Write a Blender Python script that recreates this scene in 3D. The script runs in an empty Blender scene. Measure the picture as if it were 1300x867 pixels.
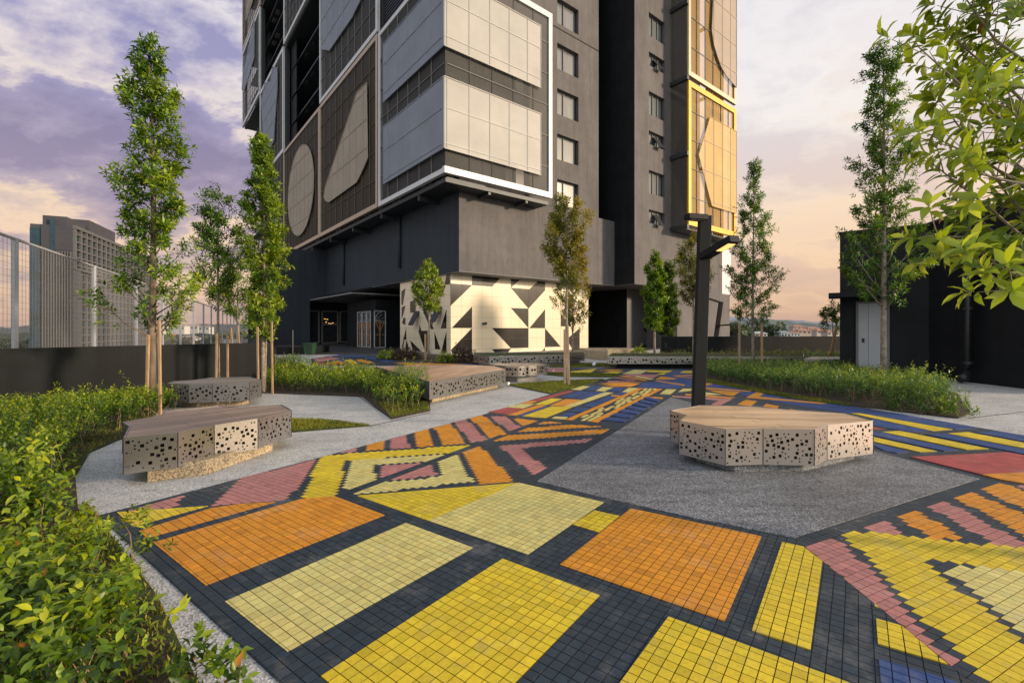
import bpy, math, random
import numpy as np
from mathutils import Vector, Matrix
from mathutils import noise as mnoise

random.seed(7)
rng = np.random.default_rng(7)
S = bpy.context.scene
COL = S.collection
PI = math.pi
# ---------------------------------------------------------------- survey helpers
EYE, F, HX, HY = 1.4, 586.0, 650.0, 418.0

def G(x, y, z=0.0):
    """point of a horizontal plane at height z surveyed from the photo"""
    Y = (EYE - z) * F / (y - HY)
    return ((x - HX) / F * Y, Y)

def onp(P, d, x, y):
    """(distance along d, height) on the vertical plane through P with direction d"""
    k = (x - HX) / F
    s = (k * P[1] - P[0]) / (d[0] - k * d[1])
    Y = P[1] + s * d[1]
    return (s, EYE + (HY - y) / F * Y)

# ---------------------------------------------------------------- materials
def newmat(name):
    m = bpy.data.materials.new(name); m.use_nodes = True
    nt = m.node_tree
    return m, nt, nt.nodes['Principled BSDF']

def N(nt, t, **kw):
    n = nt.nodes.new(t)
    for k, v in kw.items():
        setattr(n, k, v)
    return n

def objcoord(nt, scale=1.0):
    tc = N(nt, 'ShaderNodeTexCoord')
    mp = N(nt, 'ShaderNodeMapping')
    if isinstance(scale, (int, float)): scale = (scale,) * 3
    mp.inputs['Scale'].default_value = scale
    nt.links.new(tc.outputs['Object'], mp.inputs['Vector'])
    return mp.outputs['Vector']

def noise(nt, vec, scale, detail=4, rough=0.55):
    n = N(nt, 'ShaderNodeTexNoise')
    n.inputs['Scale'].default_value = scale
    n.inputs['Detail'].default_value = detail
    n.inputs['Roughness'].default_value = rough
    nt.links.new(vec, n.inputs['Vector'])
    return n.outputs['Fac']

def ramp(nt, fac, stops):
    r = N(nt, 'ShaderNodeValToRGB')
    el = r.color_ramp.elements
    while len(el) < len(stops): el.new(0.5)
    for e, (p, c) in zip(el, stops):
        e.position = p
        e.color = (c[0], c[1], c[2], 1) if not isinstance(c, (int, float)) else (c, c, c, 1)
    nt.links.new(fac, r.inputs['Fac'])
    return r.outputs['Color']

def mixc(nt, a, b, fac, mode='MIX'):
    m = N(nt, 'ShaderNodeMix', data_type='RGBA', blend_type=mode)
    for sock, v in ((m.inputs[0], fac), (m.inputs[6], a), (m.inputs[7], b)):
        if isinstance(v, (int, float)): sock.default_value = v
        elif isinstance(v, tuple): sock.default_value = (v[0], v[1], v[2], 1)
        else: nt.links.new(v, sock)
    return m.outputs[2]

def bump(nt, b, h, strength, dist=0.01):
    n = N(nt, 'ShaderNodeBump')
    n.inputs['Strength'].default_value = strength
    n.inputs['Distance'].default_value = dist
    nt.links.new(h, n.inputs['Height'])
    nt.links.new(n.outputs['Normal'], b.inputs['Normal'])

def mat(name, c, rough=0.6, metal=0.0, var=0.18, sc=3.0, fine=40.0, bmp=0.15, bd=0.004, spec=0.5, stretch=1.0, streak=0.0):
    m, nt, b = newmat(name)
    v = objcoord(nt, stretch)
    n1 = noise(nt, v, sc, 5)
    lo = tuple(x * (1 - var) for x in c); hi = tuple(min(1, x * (1 + var)) for x in c)
    col = ramp(nt, n1, [(0.3, lo), (0.7, hi)])
    n2 = noise(nt, v, fine, 3)
    col = mixc(nt, col, ramp(nt, n2, [(0.25, 0.86), (0.75, 1.0)]), 0.7, 'MULTIPLY')
    if streak:
        v2 = objcoord(nt, (2.2, 2.2, .14)); n3 = noise(nt, v2, 1.6, 6, .65)
        col = mixc(nt, col, ramp(nt, n3, [(0.32, 1 - streak), (0.52, 1.0), (0.75, 1 + streak * .5)]), 1.0, 'MULTIPLY')
        n4 = noise(nt, v, 2.8, 6, .7)
        col = mixc(nt, col, ramp(nt, n4, [(0.35, 1 - streak * .6), (0.6, 1.0)]), 1.0, 'MULTIPLY')
    nt.links.new(col, b.inputs['Base Color'])
    b.inputs['Roughness'].default_value = rough
    b.inputs['Metallic'].default_value = metal
    b.inputs['Specular IOR Level'].default_value = spec
    if bmp: bump(nt, b, n2, bmp, bd)
    return m

def aggregate(name, cols, size=110.0, rough=0.8, stain=0.25):
    """exposed small-stone aggregate"""
    m, nt, b = newmat(name)
    v = objcoord(nt)
    vo = N(nt, 'ShaderNodeTexVoronoi'); vo.inputs['Scale'].default_value = size
    nt.links.new(v, vo.inputs['Vector'])
    sep = N(nt, 'ShaderNodeSeparateColor'); nt.links.new(vo.outputs['Color'], sep.inputs[0])
    col = ramp(nt, sep.outputs[0], [(0.0, cols[0]), (0.35, cols[1]), (0.7, cols[2]), (1.0, cols[3])])
    big = noise(nt, v, 0.9, 6, 0.6)
    col = mixc(nt, col, ramp(nt, big, [(0.3, 1 - stain), (0.62, 1.0)]), 1.0, 'MULTIPLY')
    wv = noise(nt, objcoord(nt, (1, 3.2, 1)), 1.7, 7, .7)
    col = mixc(nt, col, ramp(nt, wv, [(0.38, 1 - stain * .9), (0.5, 1.0), (0.72, 1.06)]), 1.0, 'MULTIPLY')
    mid = noise(nt, v, 14, 4, 0.7)
    col = mixc(nt, col, ramp(nt, mid, [(0.3, 0.85), (0.6, 1.05)]), 0.8, 'MULTIPLY')
    nt.links.new(col, b.inputs['Base Color'])
    b.inputs['Roughness'].default_value = rough
    bump(nt, b, vo.outputs['Distance'], 0.5, 0.004)
    return m

def attrmat(name, rough=0.65, transl=0.0, dirt=0.0, spec=0.5, fine=60.0, bmp=0.2):
    m, nt, b = newmat(name)
    at = N(nt, 'ShaderNodeAttribute', attribute_name='Col')
    col = at.outputs['Color']
    if dirt:
        v = objcoord(nt)
        n1 = noise(nt, v, 1.3, 6, 0.65); n2 = noise(nt, v, fine, 4, 0.6); n3 = noise(nt, v, 9, 5, 0.7)
        col = mixc(nt, col, ramp(nt, n1, [(0.3, 1 - dirt), (0.65, 1.0)]), 1.0, 'MULTIPLY')
        col = mixc(nt, col, ramp(nt, n2, [(0.25, 0.84), (0.6, 1.08)]), 1.0, 'MULTIPLY')
        col = mixc(nt, col, (0.23, 0.19, 0.15), mixc(nt, (0, 0, 0), (0.4, 0.4, 0.4), ramp(nt, n3, [(0.55, 0.0), (0.85, 1.0)])), 'MIX')
        n5 = noise(nt, objcoord(nt, (1, 1, 1)), 2.3, 8, .75)
        col = mixc(nt, col, (0.42, 0.40, 0.37), ramp(nt, n5, [(.54, 0.0), (.80, .34)]), 'MIX')
        bump(nt, b, n2, bmp, 0.002)
        rr = ramp(nt, n3, [(0.3, rough - 0.1), (0.7, rough + 0.12)])
        nt.links.new(rr, b.inputs['Roughness'])
    else:
        b.inputs['Roughness'].default_value = rough
    nt.links.new(col, b.inputs['Base Color'])
    b.inputs['Specular IOR Level'].default_value = spec
    if transl:
        out = nt.nodes['Material Output']
        tr = N(nt, 'ShaderNodeBsdfTranslucent')
        c2 = mixc(nt, col, (1.0, 1.0, 0.35), 1.0, 'MULTIPLY')
        g = mixc(nt, c2, (1.6, 1.6, 1.2), 1.0, 'MULTIPLY')
        nt.links.new(g, tr.inputs['Color'])
        mx = N(nt, 'ShaderNodeMixShader'); mx.inputs[0].default_value = transl
        nt.links.new(b.outputs[0], mx.inputs[1]); nt.links.new(tr.outputs[0], mx.inputs[2])
        nt.links.new(mx.outputs[0], out.inputs['Surface'])
    return m

def seethrough(name, c, alpha, rough=0.5, metal=0.0, lines=None, var=0.1, tint=(1, 1, 1)):
    """perforated sheet or clear glass: lets part of the light straight through"""
    m, nt, b = newmat(name)
    v = objcoord(nt)
    n1 = noise(nt, v, 0.7, 4)
    col = ramp(nt, n1, [(0.3, tuple(x * (1 - var) for x in c)), (0.7, tuple(x * (1 + var) for x in c))])
    nt.links.new(col, b.inputs['Base Color'])
    b.inputs['Roughness'].default_value = rough
    b.inputs['Metallic'].default_value = metal
    tr = N(nt, 'ShaderNodeBsdfTransparent'); tr.inputs[0].default_value = (*tint, 1)
    mx = N(nt, 'ShaderNodeMixShader')
    mx.inputs[0].default_value = alpha
    nt.links.new(tr.outputs[0], mx.inputs[1]); nt.links.new(b.outputs[0], mx.inputs[2])
    nt.links.new(mx.outputs[0], nt.nodes['Material Output'].inputs['Surface'])
    return m

M = {}
M['deck'] = aggregate('light_aggregate', [(.20, .20, .19), (.42, .415, .40), (.56, .55, .53), (.72, .71, .68)], 120, 0.8, 0.22)
M['island'] = aggregate('grey_aggregate', [(.05, .053, .06), (.125, .132, .145), (.20, .208, .225), (.36, .37, .385)], 110, 0.75, 0.35)
M['pebble'] = aggregate('brown_aggregate', [(.12, .08, .045), (.33, .25, .15), (.46, .37, .24), (.6, .5, .36)], 90, 0.7, 0.2)
M['joint'] = mat('joint_sand', (.035, .036, .04), .9, var=.4, sc=6)
M['paver'] = attrmat('paver', 0.62, dirt=0.12, spec=0.4)
M['leaf'] = attrmat('leaf', 0.42, transl=0.32, spec=0.5)
M['leafdull'] = attrmat('leaf_dull', 0.6, transl=0.22, spec=0.3)
M['bark'] = mat('bark', (.16, .12, .085), .9, var=.45, sc=9, fine=60, bmp=.8, bd=.01, stretch=(1, 1, .35))
M['barkpale'] = mat('pale_bark', (.26, .215, .17), .9, var=.45, sc=12, fine=70, bmp=.7, bd=.008)
M['twig'] = mat('twig', (.2, .14, .08), .8, var=.3)
M['stake'] = mat('stake_wood', (.36, .235, .13), .75, var=.3, sc=5, stretch=(8, 8, 1))
M['stakegrey'] = mat('weathered_stake', (.30, .21, .15), .8, var=.3, sc=5, stretch=(8, 8, 1))
M['tie'] = mat('tie', (.02, .02, .02), .7)
M['soil'] = mat('soil', (.055, .038, .024), .95, var=.4, sc=8, fine=70, bmp=1, bd=.03)
M['turf'] = mat('turf_soil', (.045, .06, .015), .95, var=.5, sc=5, fine=90, bmp=1, bd=.02)
M['wall'] = mat('dark_wall_paint', (.0085, .0108, .0118), .75, var=.25, sc=1.2, fine=30, bmp=.2, spec=.25, streak=.35)
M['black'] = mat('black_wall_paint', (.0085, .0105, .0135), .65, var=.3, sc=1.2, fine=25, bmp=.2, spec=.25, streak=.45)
M['plaster'] = mat('taupe_plaster', (.116, .107, .107), .85, var=.16, sc=.55, fine=9, bmp=.25, bd=.03, streak=.22)
M['slate'] = mat('shaded_slate_plaster', (.022, .031, .043), .8, var=.15, sc=.5, fine=9, bmp=.2, bd=.03, streak=.25)  # slate paint, made darker with the shade of the left faces
M['soffit'] = mat('soffit_paint', (.2, .2, .2), .8, var=.08, sc=.5)
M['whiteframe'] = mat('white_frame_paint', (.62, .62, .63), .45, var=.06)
M['tanframe'] = mat('tan_frame_paint', (.46, .36, .25), .4, metal=.3, var=.08)
M['goldframe'] = mat('gold_frame_paint', (.50, .29, .04), .4, metal=.4, var=.1)
M['steel'] = mat('dark_steel', (.035, .04, .045), .5, metal=.3, var=.15)
M['mull'] = mat('mullion_metal', (.15, .14, .13), .6, metal=.0, var=.1)
M['mullb'] = mat('brown_mullion', (.085, .066, .042), .6, metal=.0, var=.1)
M['meshgrey'] = seethrough('grey_mesh', (.055, .053, .050), .66, .7)
M['meshbrown'] = seethrough('brown_mesh', (.036, .026, .012), .8, .7)
M['meshgold'] = seethrough('gold_mesh', (.26, .16, .04), .55, .5, .3)
M['shapelight'] = seethrough('pale_perforated_sheet', (.44, .42, .39), .84, .62, 0)
M['archframe'] = mat('grey_white_frame', (.30, .30, .31), .5)
M['shapeblueshade'] = seethrough('shaded_perforated_sheet', (.25, .275, .33), .82, .6)  # sheets of the left faces, their bluish shade put into the colour
M['shapebrown'] = seethrough('brown_perforated_sheet', (.37, .31, .24), .88, .7)
M['shapetan'] = seethrough('tan_perforated_sheet', (.33, .27, .215), .95, .7, 0)
M['shapegold'] = seethrough('gold_perforated_sheet', (.56, .36, .11), .78, .6, .0)
M['rib_blueshade'] = mat('shaded_rib', (.26, .28, .32), .6, var=.05)
M['rib_brown'] = mat('brown_rib', (.32, .27, .215), .6, var=.05)
M['sheetrib'] = mat('pale_rib', (.50, .49, .47), .6, var=.05)
M['sheetrib_tan'] = mat('tan_rib', (.46, .37, .28), .6, var=.05)
M['glassdark'] = mat('window_glass', (.03, .035, .04), .06, var=.2, bmp=0, spec=1.0)
M['curtain'] = mat('curtained_glass', (.15, .16, .165), .15, var=.25, sc=2, bmp=0, spec=.9, stretch=(6, 6, .3))
M['glassfence'] = seethrough('fence_glass', (.42, .41, .44), .26, .1)
M['netting'] = seethrough('fence_netting', (.30, .31, .33), .12, .7)
M['tilewhite'] = mat('glossy_cream_tile', (.72, .62, .45), .15, var=.04, sc=.7, bmp=.01, spec=.9)
M['tileblack'] = mat('glossy_black_tile', (.012, .011, .0105), .16, var=.2, bmp=.01, spec=.45)
M['tilejoint'] = mat('tile_joint', (.16, .14, .11), .7)
M['plate'] = mat('bench_metal', (.43, .405, .385), .27, metal=.85, var=.07, sc=2, fine=120, bmp=.02)
M['platepale'] = mat('bench_metal_pale', (.55, .50, .46), .3, metal=.75, var=.07, sc=2, fine=120, bmp=.02)
M['platedark'] = mat('bench_metal_dull', (.21, .205, .20), .4, metal=.6, var=.1)
M['liner'] = mat('bench_inside', (.012, .011, .01), .9)
M['concrete'] = mat('concrete', (.3, .29, .28), .85, var=.15)
M['white'] = mat('white_plastic', (.75, .75, .75), .4, var=.04)
M['door'] = mat('grey_door_paint', (.36, .37, .40), .45, var=.05, bmp=.03)
M['green'] = mat('green_plastic', (.015, .05, .025), .5)
M['pipe'] = mat('black_pipe', (.009, .011, .014), .45, var=.15)
M['floorshade'] = mat('shaded_entry_floor', (.045, .045, .047), .5, var=.2)
M['cityground'] = mat('city_ground', (.12, .13, .11), .9, var=.5, sc=.01, fine=.08, bmp=0)

def wood(name, c, ang):
    m, nt, b = newmat(name)
    tc = N(nt, 'ShaderNodeTexCoord')
    rt = N(nt, 'ShaderNodeVectorRotate', rotation_type='Z_AXIS'); rt.inputs['Angle'].default_value = -ang
    nt.links.new(tc.outputs['Object'], rt.inputs['Vector'])
    mp = N(nt, 'ShaderNodeMapping'); mp.inputs['Scale'].default_value = (1.6, 28, 1)
    nt.links.new(rt.outputs[0], mp.inputs['Vector'])
    n1 = noise(nt, mp.outputs[0], 1.2, 7, .65)
    mp2 = N(nt, 'ShaderNodeMapping'); mp2.inputs['Scale'].default_value = (.8, 5, 1)
    nt.links.new(rt.outputs[0], mp2.inputs['Vector'])
    n2 = noise(nt, mp2.outputs[0], 1.5, 4)
    lo = tuple(x * .62 for x in c); hi = tuple(min(1, x * 1.2) for x in c)
    col = ramp(nt, n1, [(.3, lo), (.5, c), (.75, hi)])
    col = mixc(nt, col, ramp(nt, n2, [(.3, .75), (.65, 1.08)]), .9, 'MULTIPLY')
    at = N(nt, 'ShaderNodeAttribute', attribute_name='Col')
    col = mixc(nt, col, at.outputs['Color'], 1.0, 'MULTIPLY')
    nt.links.new(col, b.inputs['Base Color'])
    b.inputs['Roughness'].default_value = .5
    bump(nt, b, n1, .25, .003)
    return m

def lampglow():
    m, nt, b = newmat('lamp_glow')
    b.inputs['Base Color'].default_value = (.6, .4, .2, 1)
    b.inputs['Emission Color'].default_value = (1, .55, .16, 1)
    b.inputs['Emission Strength'].default_value = 1.5
    return m
M['glow'] = lampglow()

# ---------------------------------------------------------------- mesh helpers
class MB:
    def __init__(s): s.v = []; s.f = []; s.c = []
    def face(s, pts, col=None):
        i = len(s.v); s.v += [tuple(p) for p in pts]; s.f.append(tuple(range(i, i + len(pts)))); s.c.append(col or (1, 1, 1))
    def hexa(s, b, t, col=None):
        """prism between two rings of equal count"""
        n = len(b); i = len(s.v); s.v += [tuple(p) for p in b] + [tuple(p) for p in t]
        s.f.append(tuple(range(i + n - 1, i - 1, -1))); s.f.append(tuple(range(i + n, i + 2 * n)))
        for k in range(n):
            k2 = (k + 1) % n
            s.f.append((i + k, i + k2, i + n + k2, i + n + k))
        s.c += [col or (1, 1, 1)] * (n + 2)
    def prism(s, poly, z0, z1, col=None):
        a = sum(poly[i][0] * poly[(i + 1) % len(poly)][1] - poly[(i + 1) % len(poly)][0] * poly[i][1] for i in range(len(poly)))
        if a < 0: poly = poly[::-1]
        s.hexa([(x, y, z0) for x, y in poly], [(x, y, z1) for x, y in poly], col)
    def box(s, x0, x1, y0, y1, z0, z1, col=None):
        s.prism([(x0, y0), (x1, y0), (x1, y1), (x0, y1)], z0, z1, col)
    def bar(s, p, q, w, h=None, up=(0, 0, 1), col=None):
        p = Vector(p); q = Vector(q); h = h or w
        d = (q - p).normalized(); u = Vector(up)
        if abs(d.dot(u)) > .98: u = Vector((1, 0, 0))
        a = d.cross(u).normalized() * w / 2; b_ = a.cross(d).normalized() * h / 2
        r = [p - a - b_, p + a - b_, p + a + b_, p - a + b_]
        t = [x + (q - p) for x in r]
        s.hexa(r, t, col)
    def tube(s, pts, rad, n=6, col=None):
        rings = []
        for k, p in enumerate(pts):
            p = Vector(p)
            d = (Vector(pts[min(k + 1, len(pts) - 1)]) - Vector(pts[max(k - 1, 0)])).normalized()
            u = Vector((0, 0, 1)) if abs(d.z) < .9 else Vector((1, 0, 0))
            a = d.cross(u).normalized(); b_ = a.cross(d)
            i = len(s.v)
            for j in range(n):
                t = 2 * PI * j / n
                s.v.append(tuple(p + (a * math.cos(t) + b_ * math.sin(t)) * rad[k]))
            rings.append(i)
        for k in range(len(rings) - 1):
            for j in range(n):
                j2 = (j + 1) % n
                s.f.append((rings[k] + j2, rings[k] + j, rings[k + 1] + j, rings[k + 1] + j2)); s.c.append(col or (1, 1, 1))
        s.f.append(tuple(range(rings[0], rings[0] + n))); s.f.append(tuple(range(rings[-1] + n - 1, rings[-1] - 1, -1)))
        s.c += [col or (1, 1, 1)] * 2
    def build(s, name, m, parent=None, smooth=False, color=False, bevel=0, loc=None):
        me = bpy.data.meshes.new(name)
        me.from_pydata(s.v, [], s.f)
        if color:
            a = me.attributes.new('Col', 'FLOAT_COLOR', 'FACE')
            arr = np.ones((len(s.f), 4), dtype=np.float32); arr[:, :3] = np.array(s.c, dtype=np.float32)
            a.data.foreach_set('color', arr.ravel())
        if smooth: me.polygons.foreach_set('use_smooth', [True] * len(me.polygons))
        me.materials.append(m); me.update()
        o = bpy.data.objects.new(name, me); COL.objects.link(o)
        if parent: o.parent = parent; o.matrix_parent_inverse = parent.matrix_basis.inverted()
        if loc: o.location = loc
        if bevel:
            bv = o.modifiers.new('bevel', 'BEVEL'); bv.width = bevel; bv.segments = 2; bv.limit_method = 'ANGLE'
        return o

def tag(o, label, cat, group=None):
    o['label'] = label; o['category'] = cat
    if group: o['group'] = group
    return o

def struct(o): o['kind'] = 'structure'; return o

def thing(name, label, cat, loc=(0, 0, 0), group=None):
    o = bpy.data.objects.new(name, None); COL.objects.link(o)
    o.location = loc; o.empty_display_size = .2
    o.matrix_basis = Matrix.Translation(loc)
    return tag(o, label, cat, group)

# ---------------------------------------------------------------- polygon helpers
def pip(P, poly):
    """vectorised point-in-polygon"""
    x = P[:, 0]; y = P[:, 1]; ins = np.zeros(len(P), bool); n = len(poly)
    for i in range(n):
        x1, y1 = poly[i]; x2, y2 = poly[(i + 1) % n]
        if y1 == y2: continue
        c = ((y1 > y) != (y2 > y)) & (x < (x2 - x1) * (y - y1) / (y2 - y1) + x1)
        ins ^= c
    return ins

def clip_half(poly, a, b, c):
    """keep a*x+b*y<=c"""
    out = []
    for i in range(len(poly)):
        p = poly[i]; q = poly[(i + 1) % len(poly)]
        dp = a * p[0] + b * p[1] - c; dq = a * q[0] + b * q[1] - c
        if dp <= 0: out.append(p)
        if (dp < 0 < dq) or (dq < 0 < dp):
            t = dp / (dp - dq); out.append((p[0] + t * (q[0] - p[0]), p[1] + t * (q[1] - p[1])))
    return out

def area(poly):
    return .5 * sum(poly[i][0] * poly[(i + 1) % len(poly)][1] - poly[(i + 1) % len(poly)][0] * poly[i][1] for i in range(len(poly)))

def gp(pts, z=0): return [G(x, y, z) for x, y in pts]

def sheet(name, poly, z, m, parent=None):
    mb = MB()
    if area(poly) < 0: poly = poly[::-1]
    mb.face([(x, y, z) for x, y in poly])
    return mb.build(name, m, parent)

def slab(name, poly, z0, z1, m, parent=None):
    mb = MB(); mb.prism(poly, z0, z1); return mb.build(name, m, parent)

# ================================================================ GROUND
g = MB(); g.face([(-4000, -400, -26), (4000, -400, -26), (4000, 9000, -26), (-4000, 9000, -26)])
struct(g.build('ground', M['cityground']))
deck_poly = [(-12.8, -3), (22, -3), (22, 62), (-42, 62), (-30, 16), (-8.6, 12.2), (-5.4, 12.6), (-12.8, 1.8)]
struct(slab('deck', [(-13.6, -3), (22, -3), (22, 64), (-40, 64), (-22.2, 38.6), (-6.45, 12.6), (-13.6, 1.6)], -1.2, 0.0, M['deck']))

# ---------------------------------------------------------------- mosaic paving
YEL = (.64, .475, .024); PAL = (.60, .52, .18); ORA = (.62, .25, .018); PIN = (.43, .18, .165); RED = (.37, .07, .065)
DRK = (.023, .037, .052); BLU = (.022, .06, .20)
mos = MB()

def jit(c, a=.10):
    k = 1 + random.uniform(-a, a); t = random.uniform(-.04, .04)
    if random.random() < .06: k *= .84
    elif random.random() < .05: k *= 1.12
    return (c[0] * k * (1 + t), c[1] * k, c[2] * k * (1 - t))

def paver(mb, poly, z, zb, c, gap=.0013):
    """one paver: top face with short skirt"""
    if area(poly) < 0: poly = poly[::-1]
    n = len(poly); i = len(mb.v)
    cx = sum(p[0] for p in poly) / n; cy = sum(p[1] for p in poly) / n
    r = max(abs(p[0] - cx) + abs(p[1] - cy) for p in poly)
    k = max(.3, 1 - gap * 2.6 / max(r, .004))
    top = [(cx + (x - cx) * k, cy + (y - cy) * k, z) for x, y in poly]
    k2 = min(1, k + .012)
    bot = [(cx + (x - cx) * k2, cy + (y - cy) * k2, zb) for x, y in poly]
    mb.v += top + bot; mb.f.append(tuple(range(i, i + n))); mb.c.append(c)
    for j in range(n):
        j2 = (j + 1) % n
        mb.f.append((i + j2, i + j, i + n + j, i + n + j2)); mb.c.append((c[0] * .5, c[1] * .5, c[2] * .5))  # skirt darker than the top: depth shade put into the colour

def lattice(poly, org, ang, cs):
    """cells of a square lattice touching poly -> list of (polygon, centre)"""
    ca, sa = math.cos(ang), math.sin(ang)
    loc = [((x - org[0]) * ca + (y - org[1]) * sa, -(x - org[0]) * sa + (y - org[1]) * ca) for x, y in poly]
    u0 = math.floor(min(p[0] for p in loc) / cs); u1 = math.ceil(max(p[0] for p in loc) / cs)
    v0 = math.floor(min(p[1] for p in loc) / cs); v1 = math.ceil(max(p[1] for p in loc) / cs)
    uu, vv = np.meshgrid(np.arange(u0, u1 + 1), np.arange(v0, v1 + 1), indexing='ij')
    P = np.stack([uu.ravel() * cs, vv.ravel() * cs], 1).astype(float)
    ins = pip(P + 1e-5, loc).reshape(uu.shape)
    full = ins[:-1, :-1] & ins[1:, :-1] & ins[:-1, 1:] & ins[1:, 1:]
    anyc = ins[:-1, :-1] | ins[1:, :-1] | ins[:-1, 1:] | ins[1:, 1:]
    # cells crossed by an edge without a corner inside
    for k in range(len(loc)):
        p, q = loc[k], loc[(k + 1) % len(loc)]
        L = math.hypot(q[0] - p[0], q[1] - p[1]); m_ = max(2, int(L / cs * 3))
        for t in range(m_ + 1):
            a = int((p[0] + (q[0] - p[0]) * t / m_) // cs) - u0; b = int((p[1] + (q[1] - p[1]) * t / m_) // cs) - v0
            if 0 <= a < anyc.shape[0] and 0 <= b < anyc.shape[1]:
                anyc[a, b] = True
                if full[a, b]: pass
    out = []
    W = lambda u, v: (org[0] + u * ca - v * sa, org[1] + u * sa + v * ca)
    for a, b in zip(*np.nonzero(anyc)):
        x0 = (a + u0) * cs; y0 = (b + v0) * cs
        if full[a, b]:
            cell = [(x0, y0), (x0 + cs, y0), (x0 + cs, y0 + cs), (x0, y0 + cs)]
        else:
            c = clip_half(loc, 1, 0, x0 + cs)
            if c: c = clip_half(c, -1, 0, -x0)
            if c: c = clip_half(c, 0, 1, y0 + cs)
            if c: c = clip_half(c, 0, -1, -y0)
            if len(c) < 3 or abs(area(c)) < cs * cs * .03: continue
            cell = c
        out.append(([W(*p) for p in cell], W(x0 + cs / 2, y0 + cs / 2)))
    return out

def zone(poly, org, ang, cs, steps, base=DRK, cuts=()):
    cells = lattice(poly, org, ang, cs)
    C = np.array([c[1] for c in cells])
    lab = -np.ones(len(cells), int)
    for k, (sp, col) in enumerate(steps):
        lab[pip(C, sp)] = k
    for (cell, _), l in zip(cells, lab):
        if l >= 0: paver(mos, cell, .0075, .001, jit(steps[l][1]))
        else: paver(mos, cell, .0065, .001, jit(base, .16))
    for k, (sp, col) in enumerate(cuts):
        z = .0085 + .0004 * k
        for cell, _ in lattice(sp, org, ang, cs):
            paver(mos, cell, z, .002, jit(col))

# survey of the outline
isl = gp([(681.5, 612), (766, 633), (881.5, 659), (1008, 684), (1243.5, 608.7), (1108.9, 573.7), (985, 541), (851.5, 505)])
tl0, tl1 = G(125, 655), G(850, 467)
# zone A ---- lattice aligned with the big yellow block
A0 = G(638, 710); A1 = G(762, 757)
angA = math.atan2(A1[1] - A0[1], A1[0] - A0[0]); csA = math.hypot(A1[0] - A0[0], A1[1] - A0[1]) / 12
uA = (math.cos(angA), math.sin(angA)); vA = (uA[1], -uA[0])   # v points to the camera
def LA(u, v): return (A0[0] + uA[0] * u * csA + vA[0] * v * csA, A0[1] + uA[1] * u * csA + vA[1] * v * csA)
acl = G(672, 610.5)
AB1 = G(1008, 684); AB2 = G(1231, 866)
ext = lambda p, q, t: (p[0] + (q[0] - p[0]) * t, p[1] + (q[1] - p[1]) * t)
zoneA = [G(125, 655), acl, G(681.5, 612), G(766, 633), G(881.5, 659), AB1, ext(AB1, AB2, 3.2), ext(G(125, 655), G(355, 867), 3.2)]
def rectA(p, nu=None, nv=None, q=None):
    pass
cutsA = [
    ([LA(0, 0), LA(12, 0), LA(12, 22), LA(0, 22)], YEL),
    (gp([(515.5, 664.7), (601, 696.4), (365, 829.4), (285, 765)]), PAL),
    (gp([(194, 690), (261, 745), (489, 655), (426, 631), (383, 634)]), ORA),
    (gp([(175.5, 675.4), (186.5, 684.5), (352, 638), (308, 640.5), (268, 646)]), ORA),
    (gp([(147.7, 651.3), (168, 670), (265, 643.3)]), YEL),
    (gp([(452.6, 630.3), (543.5, 662.4), (658.5, 613.8), (600, 618.5)]), YEL),
    (gp([(543.5, 662.4), (658.5, 613.8), (767, 638.8), (670, 705.6)]), PAL),
    (gp([(754.6, 649.2), (787, 656.3), (760.8, 677.6), (726.3, 667)]), YEL),
    (gp([(800.8, 646.8), (967, 682.5), (920, 790.8), (710.6, 718.5)]), ORA),
    (gp([(848.3, 784.8), (1079, 869.5), (1040, 1120), (720, 960)]), YEL),
    (gp([(992.8, 689.7), (1020, 695.8), (1044.4, 714.6), (1029.4, 828), (954.3, 802.8)]), YEL),
    (gp([(1111.7, 787.5), (1145, 797), (1204.6, 847), (1114, 820)]), YEL),
    (gp([(1109.7, 768.3), (1117, 774.4), (1110.5, 772.5)]), YEL),
    (gp([(1115, 839), (1212, 868), (1235, 885), (1119, 882)]), BLU),
]
zone(zoneA, A0, angA, csA, [], DRK, cutsA)
# zone B ---- right foreground, stepped
angB = math.radians(90 - 64.2)
BD = ext(G(1108.9, 573.7), G(1246, 605), 3.0)
zoneB = [AB1, G(1243.5, 608.7), G(1246, 605), BD, (9.5, 2.0), (8, -1.0), ext(AB1, AB2, 3.2)]
stepsB = [
    (gp([(1022, 697), (1061, 684), (1113, 733), (1150, 774), (1186, 815), (1220, 852), (1213, 858)]), PIN),
    (gp([(1085, 675), (1300, 697), (1380, 706), (1380, 738), (1300, 726), (1167, 708), (1211, 744), (1250, 775), (1298, 815), (1360, 870), (1275, 900), (1244, 860), (1183, 797), (1115, 723), (1072, 681)]), YEL),
    (gp([(1197, 723), (1210, 717), (1320, 731), (1420, 745), (1420, 900), (1291, 797)]), PAL),
    (gp([(1139, 657.5), (1163.7, 649), (1226, 686), (1182.5, 684)]), ORA),
    (gp([(1097, 672.5), (1124, 663), (1150, 678.5), (1127, 678)]), PIN),
    (gp([(1178.5, 644), (1199.7, 636.4), (1295, 687.5), (1312, 697), (1262, 692)]), PIN),
    (gp([(1212, 632.3), (1232.7, 625), (1340, 671), (1390, 710), (1330, 697)]), ORA),
    (gp([(1243.7, 622), (1268, 612.7), (1300, 624), (1400, 655), (1400, 690), (1300, 646.5)]), ORA),
    (gp([(1284, 613), (1340, 622), (1400, 640), (1310, 626)]), PIN),
]
zone(zoneB, AB1, angB, csA, stepsB)
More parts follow.
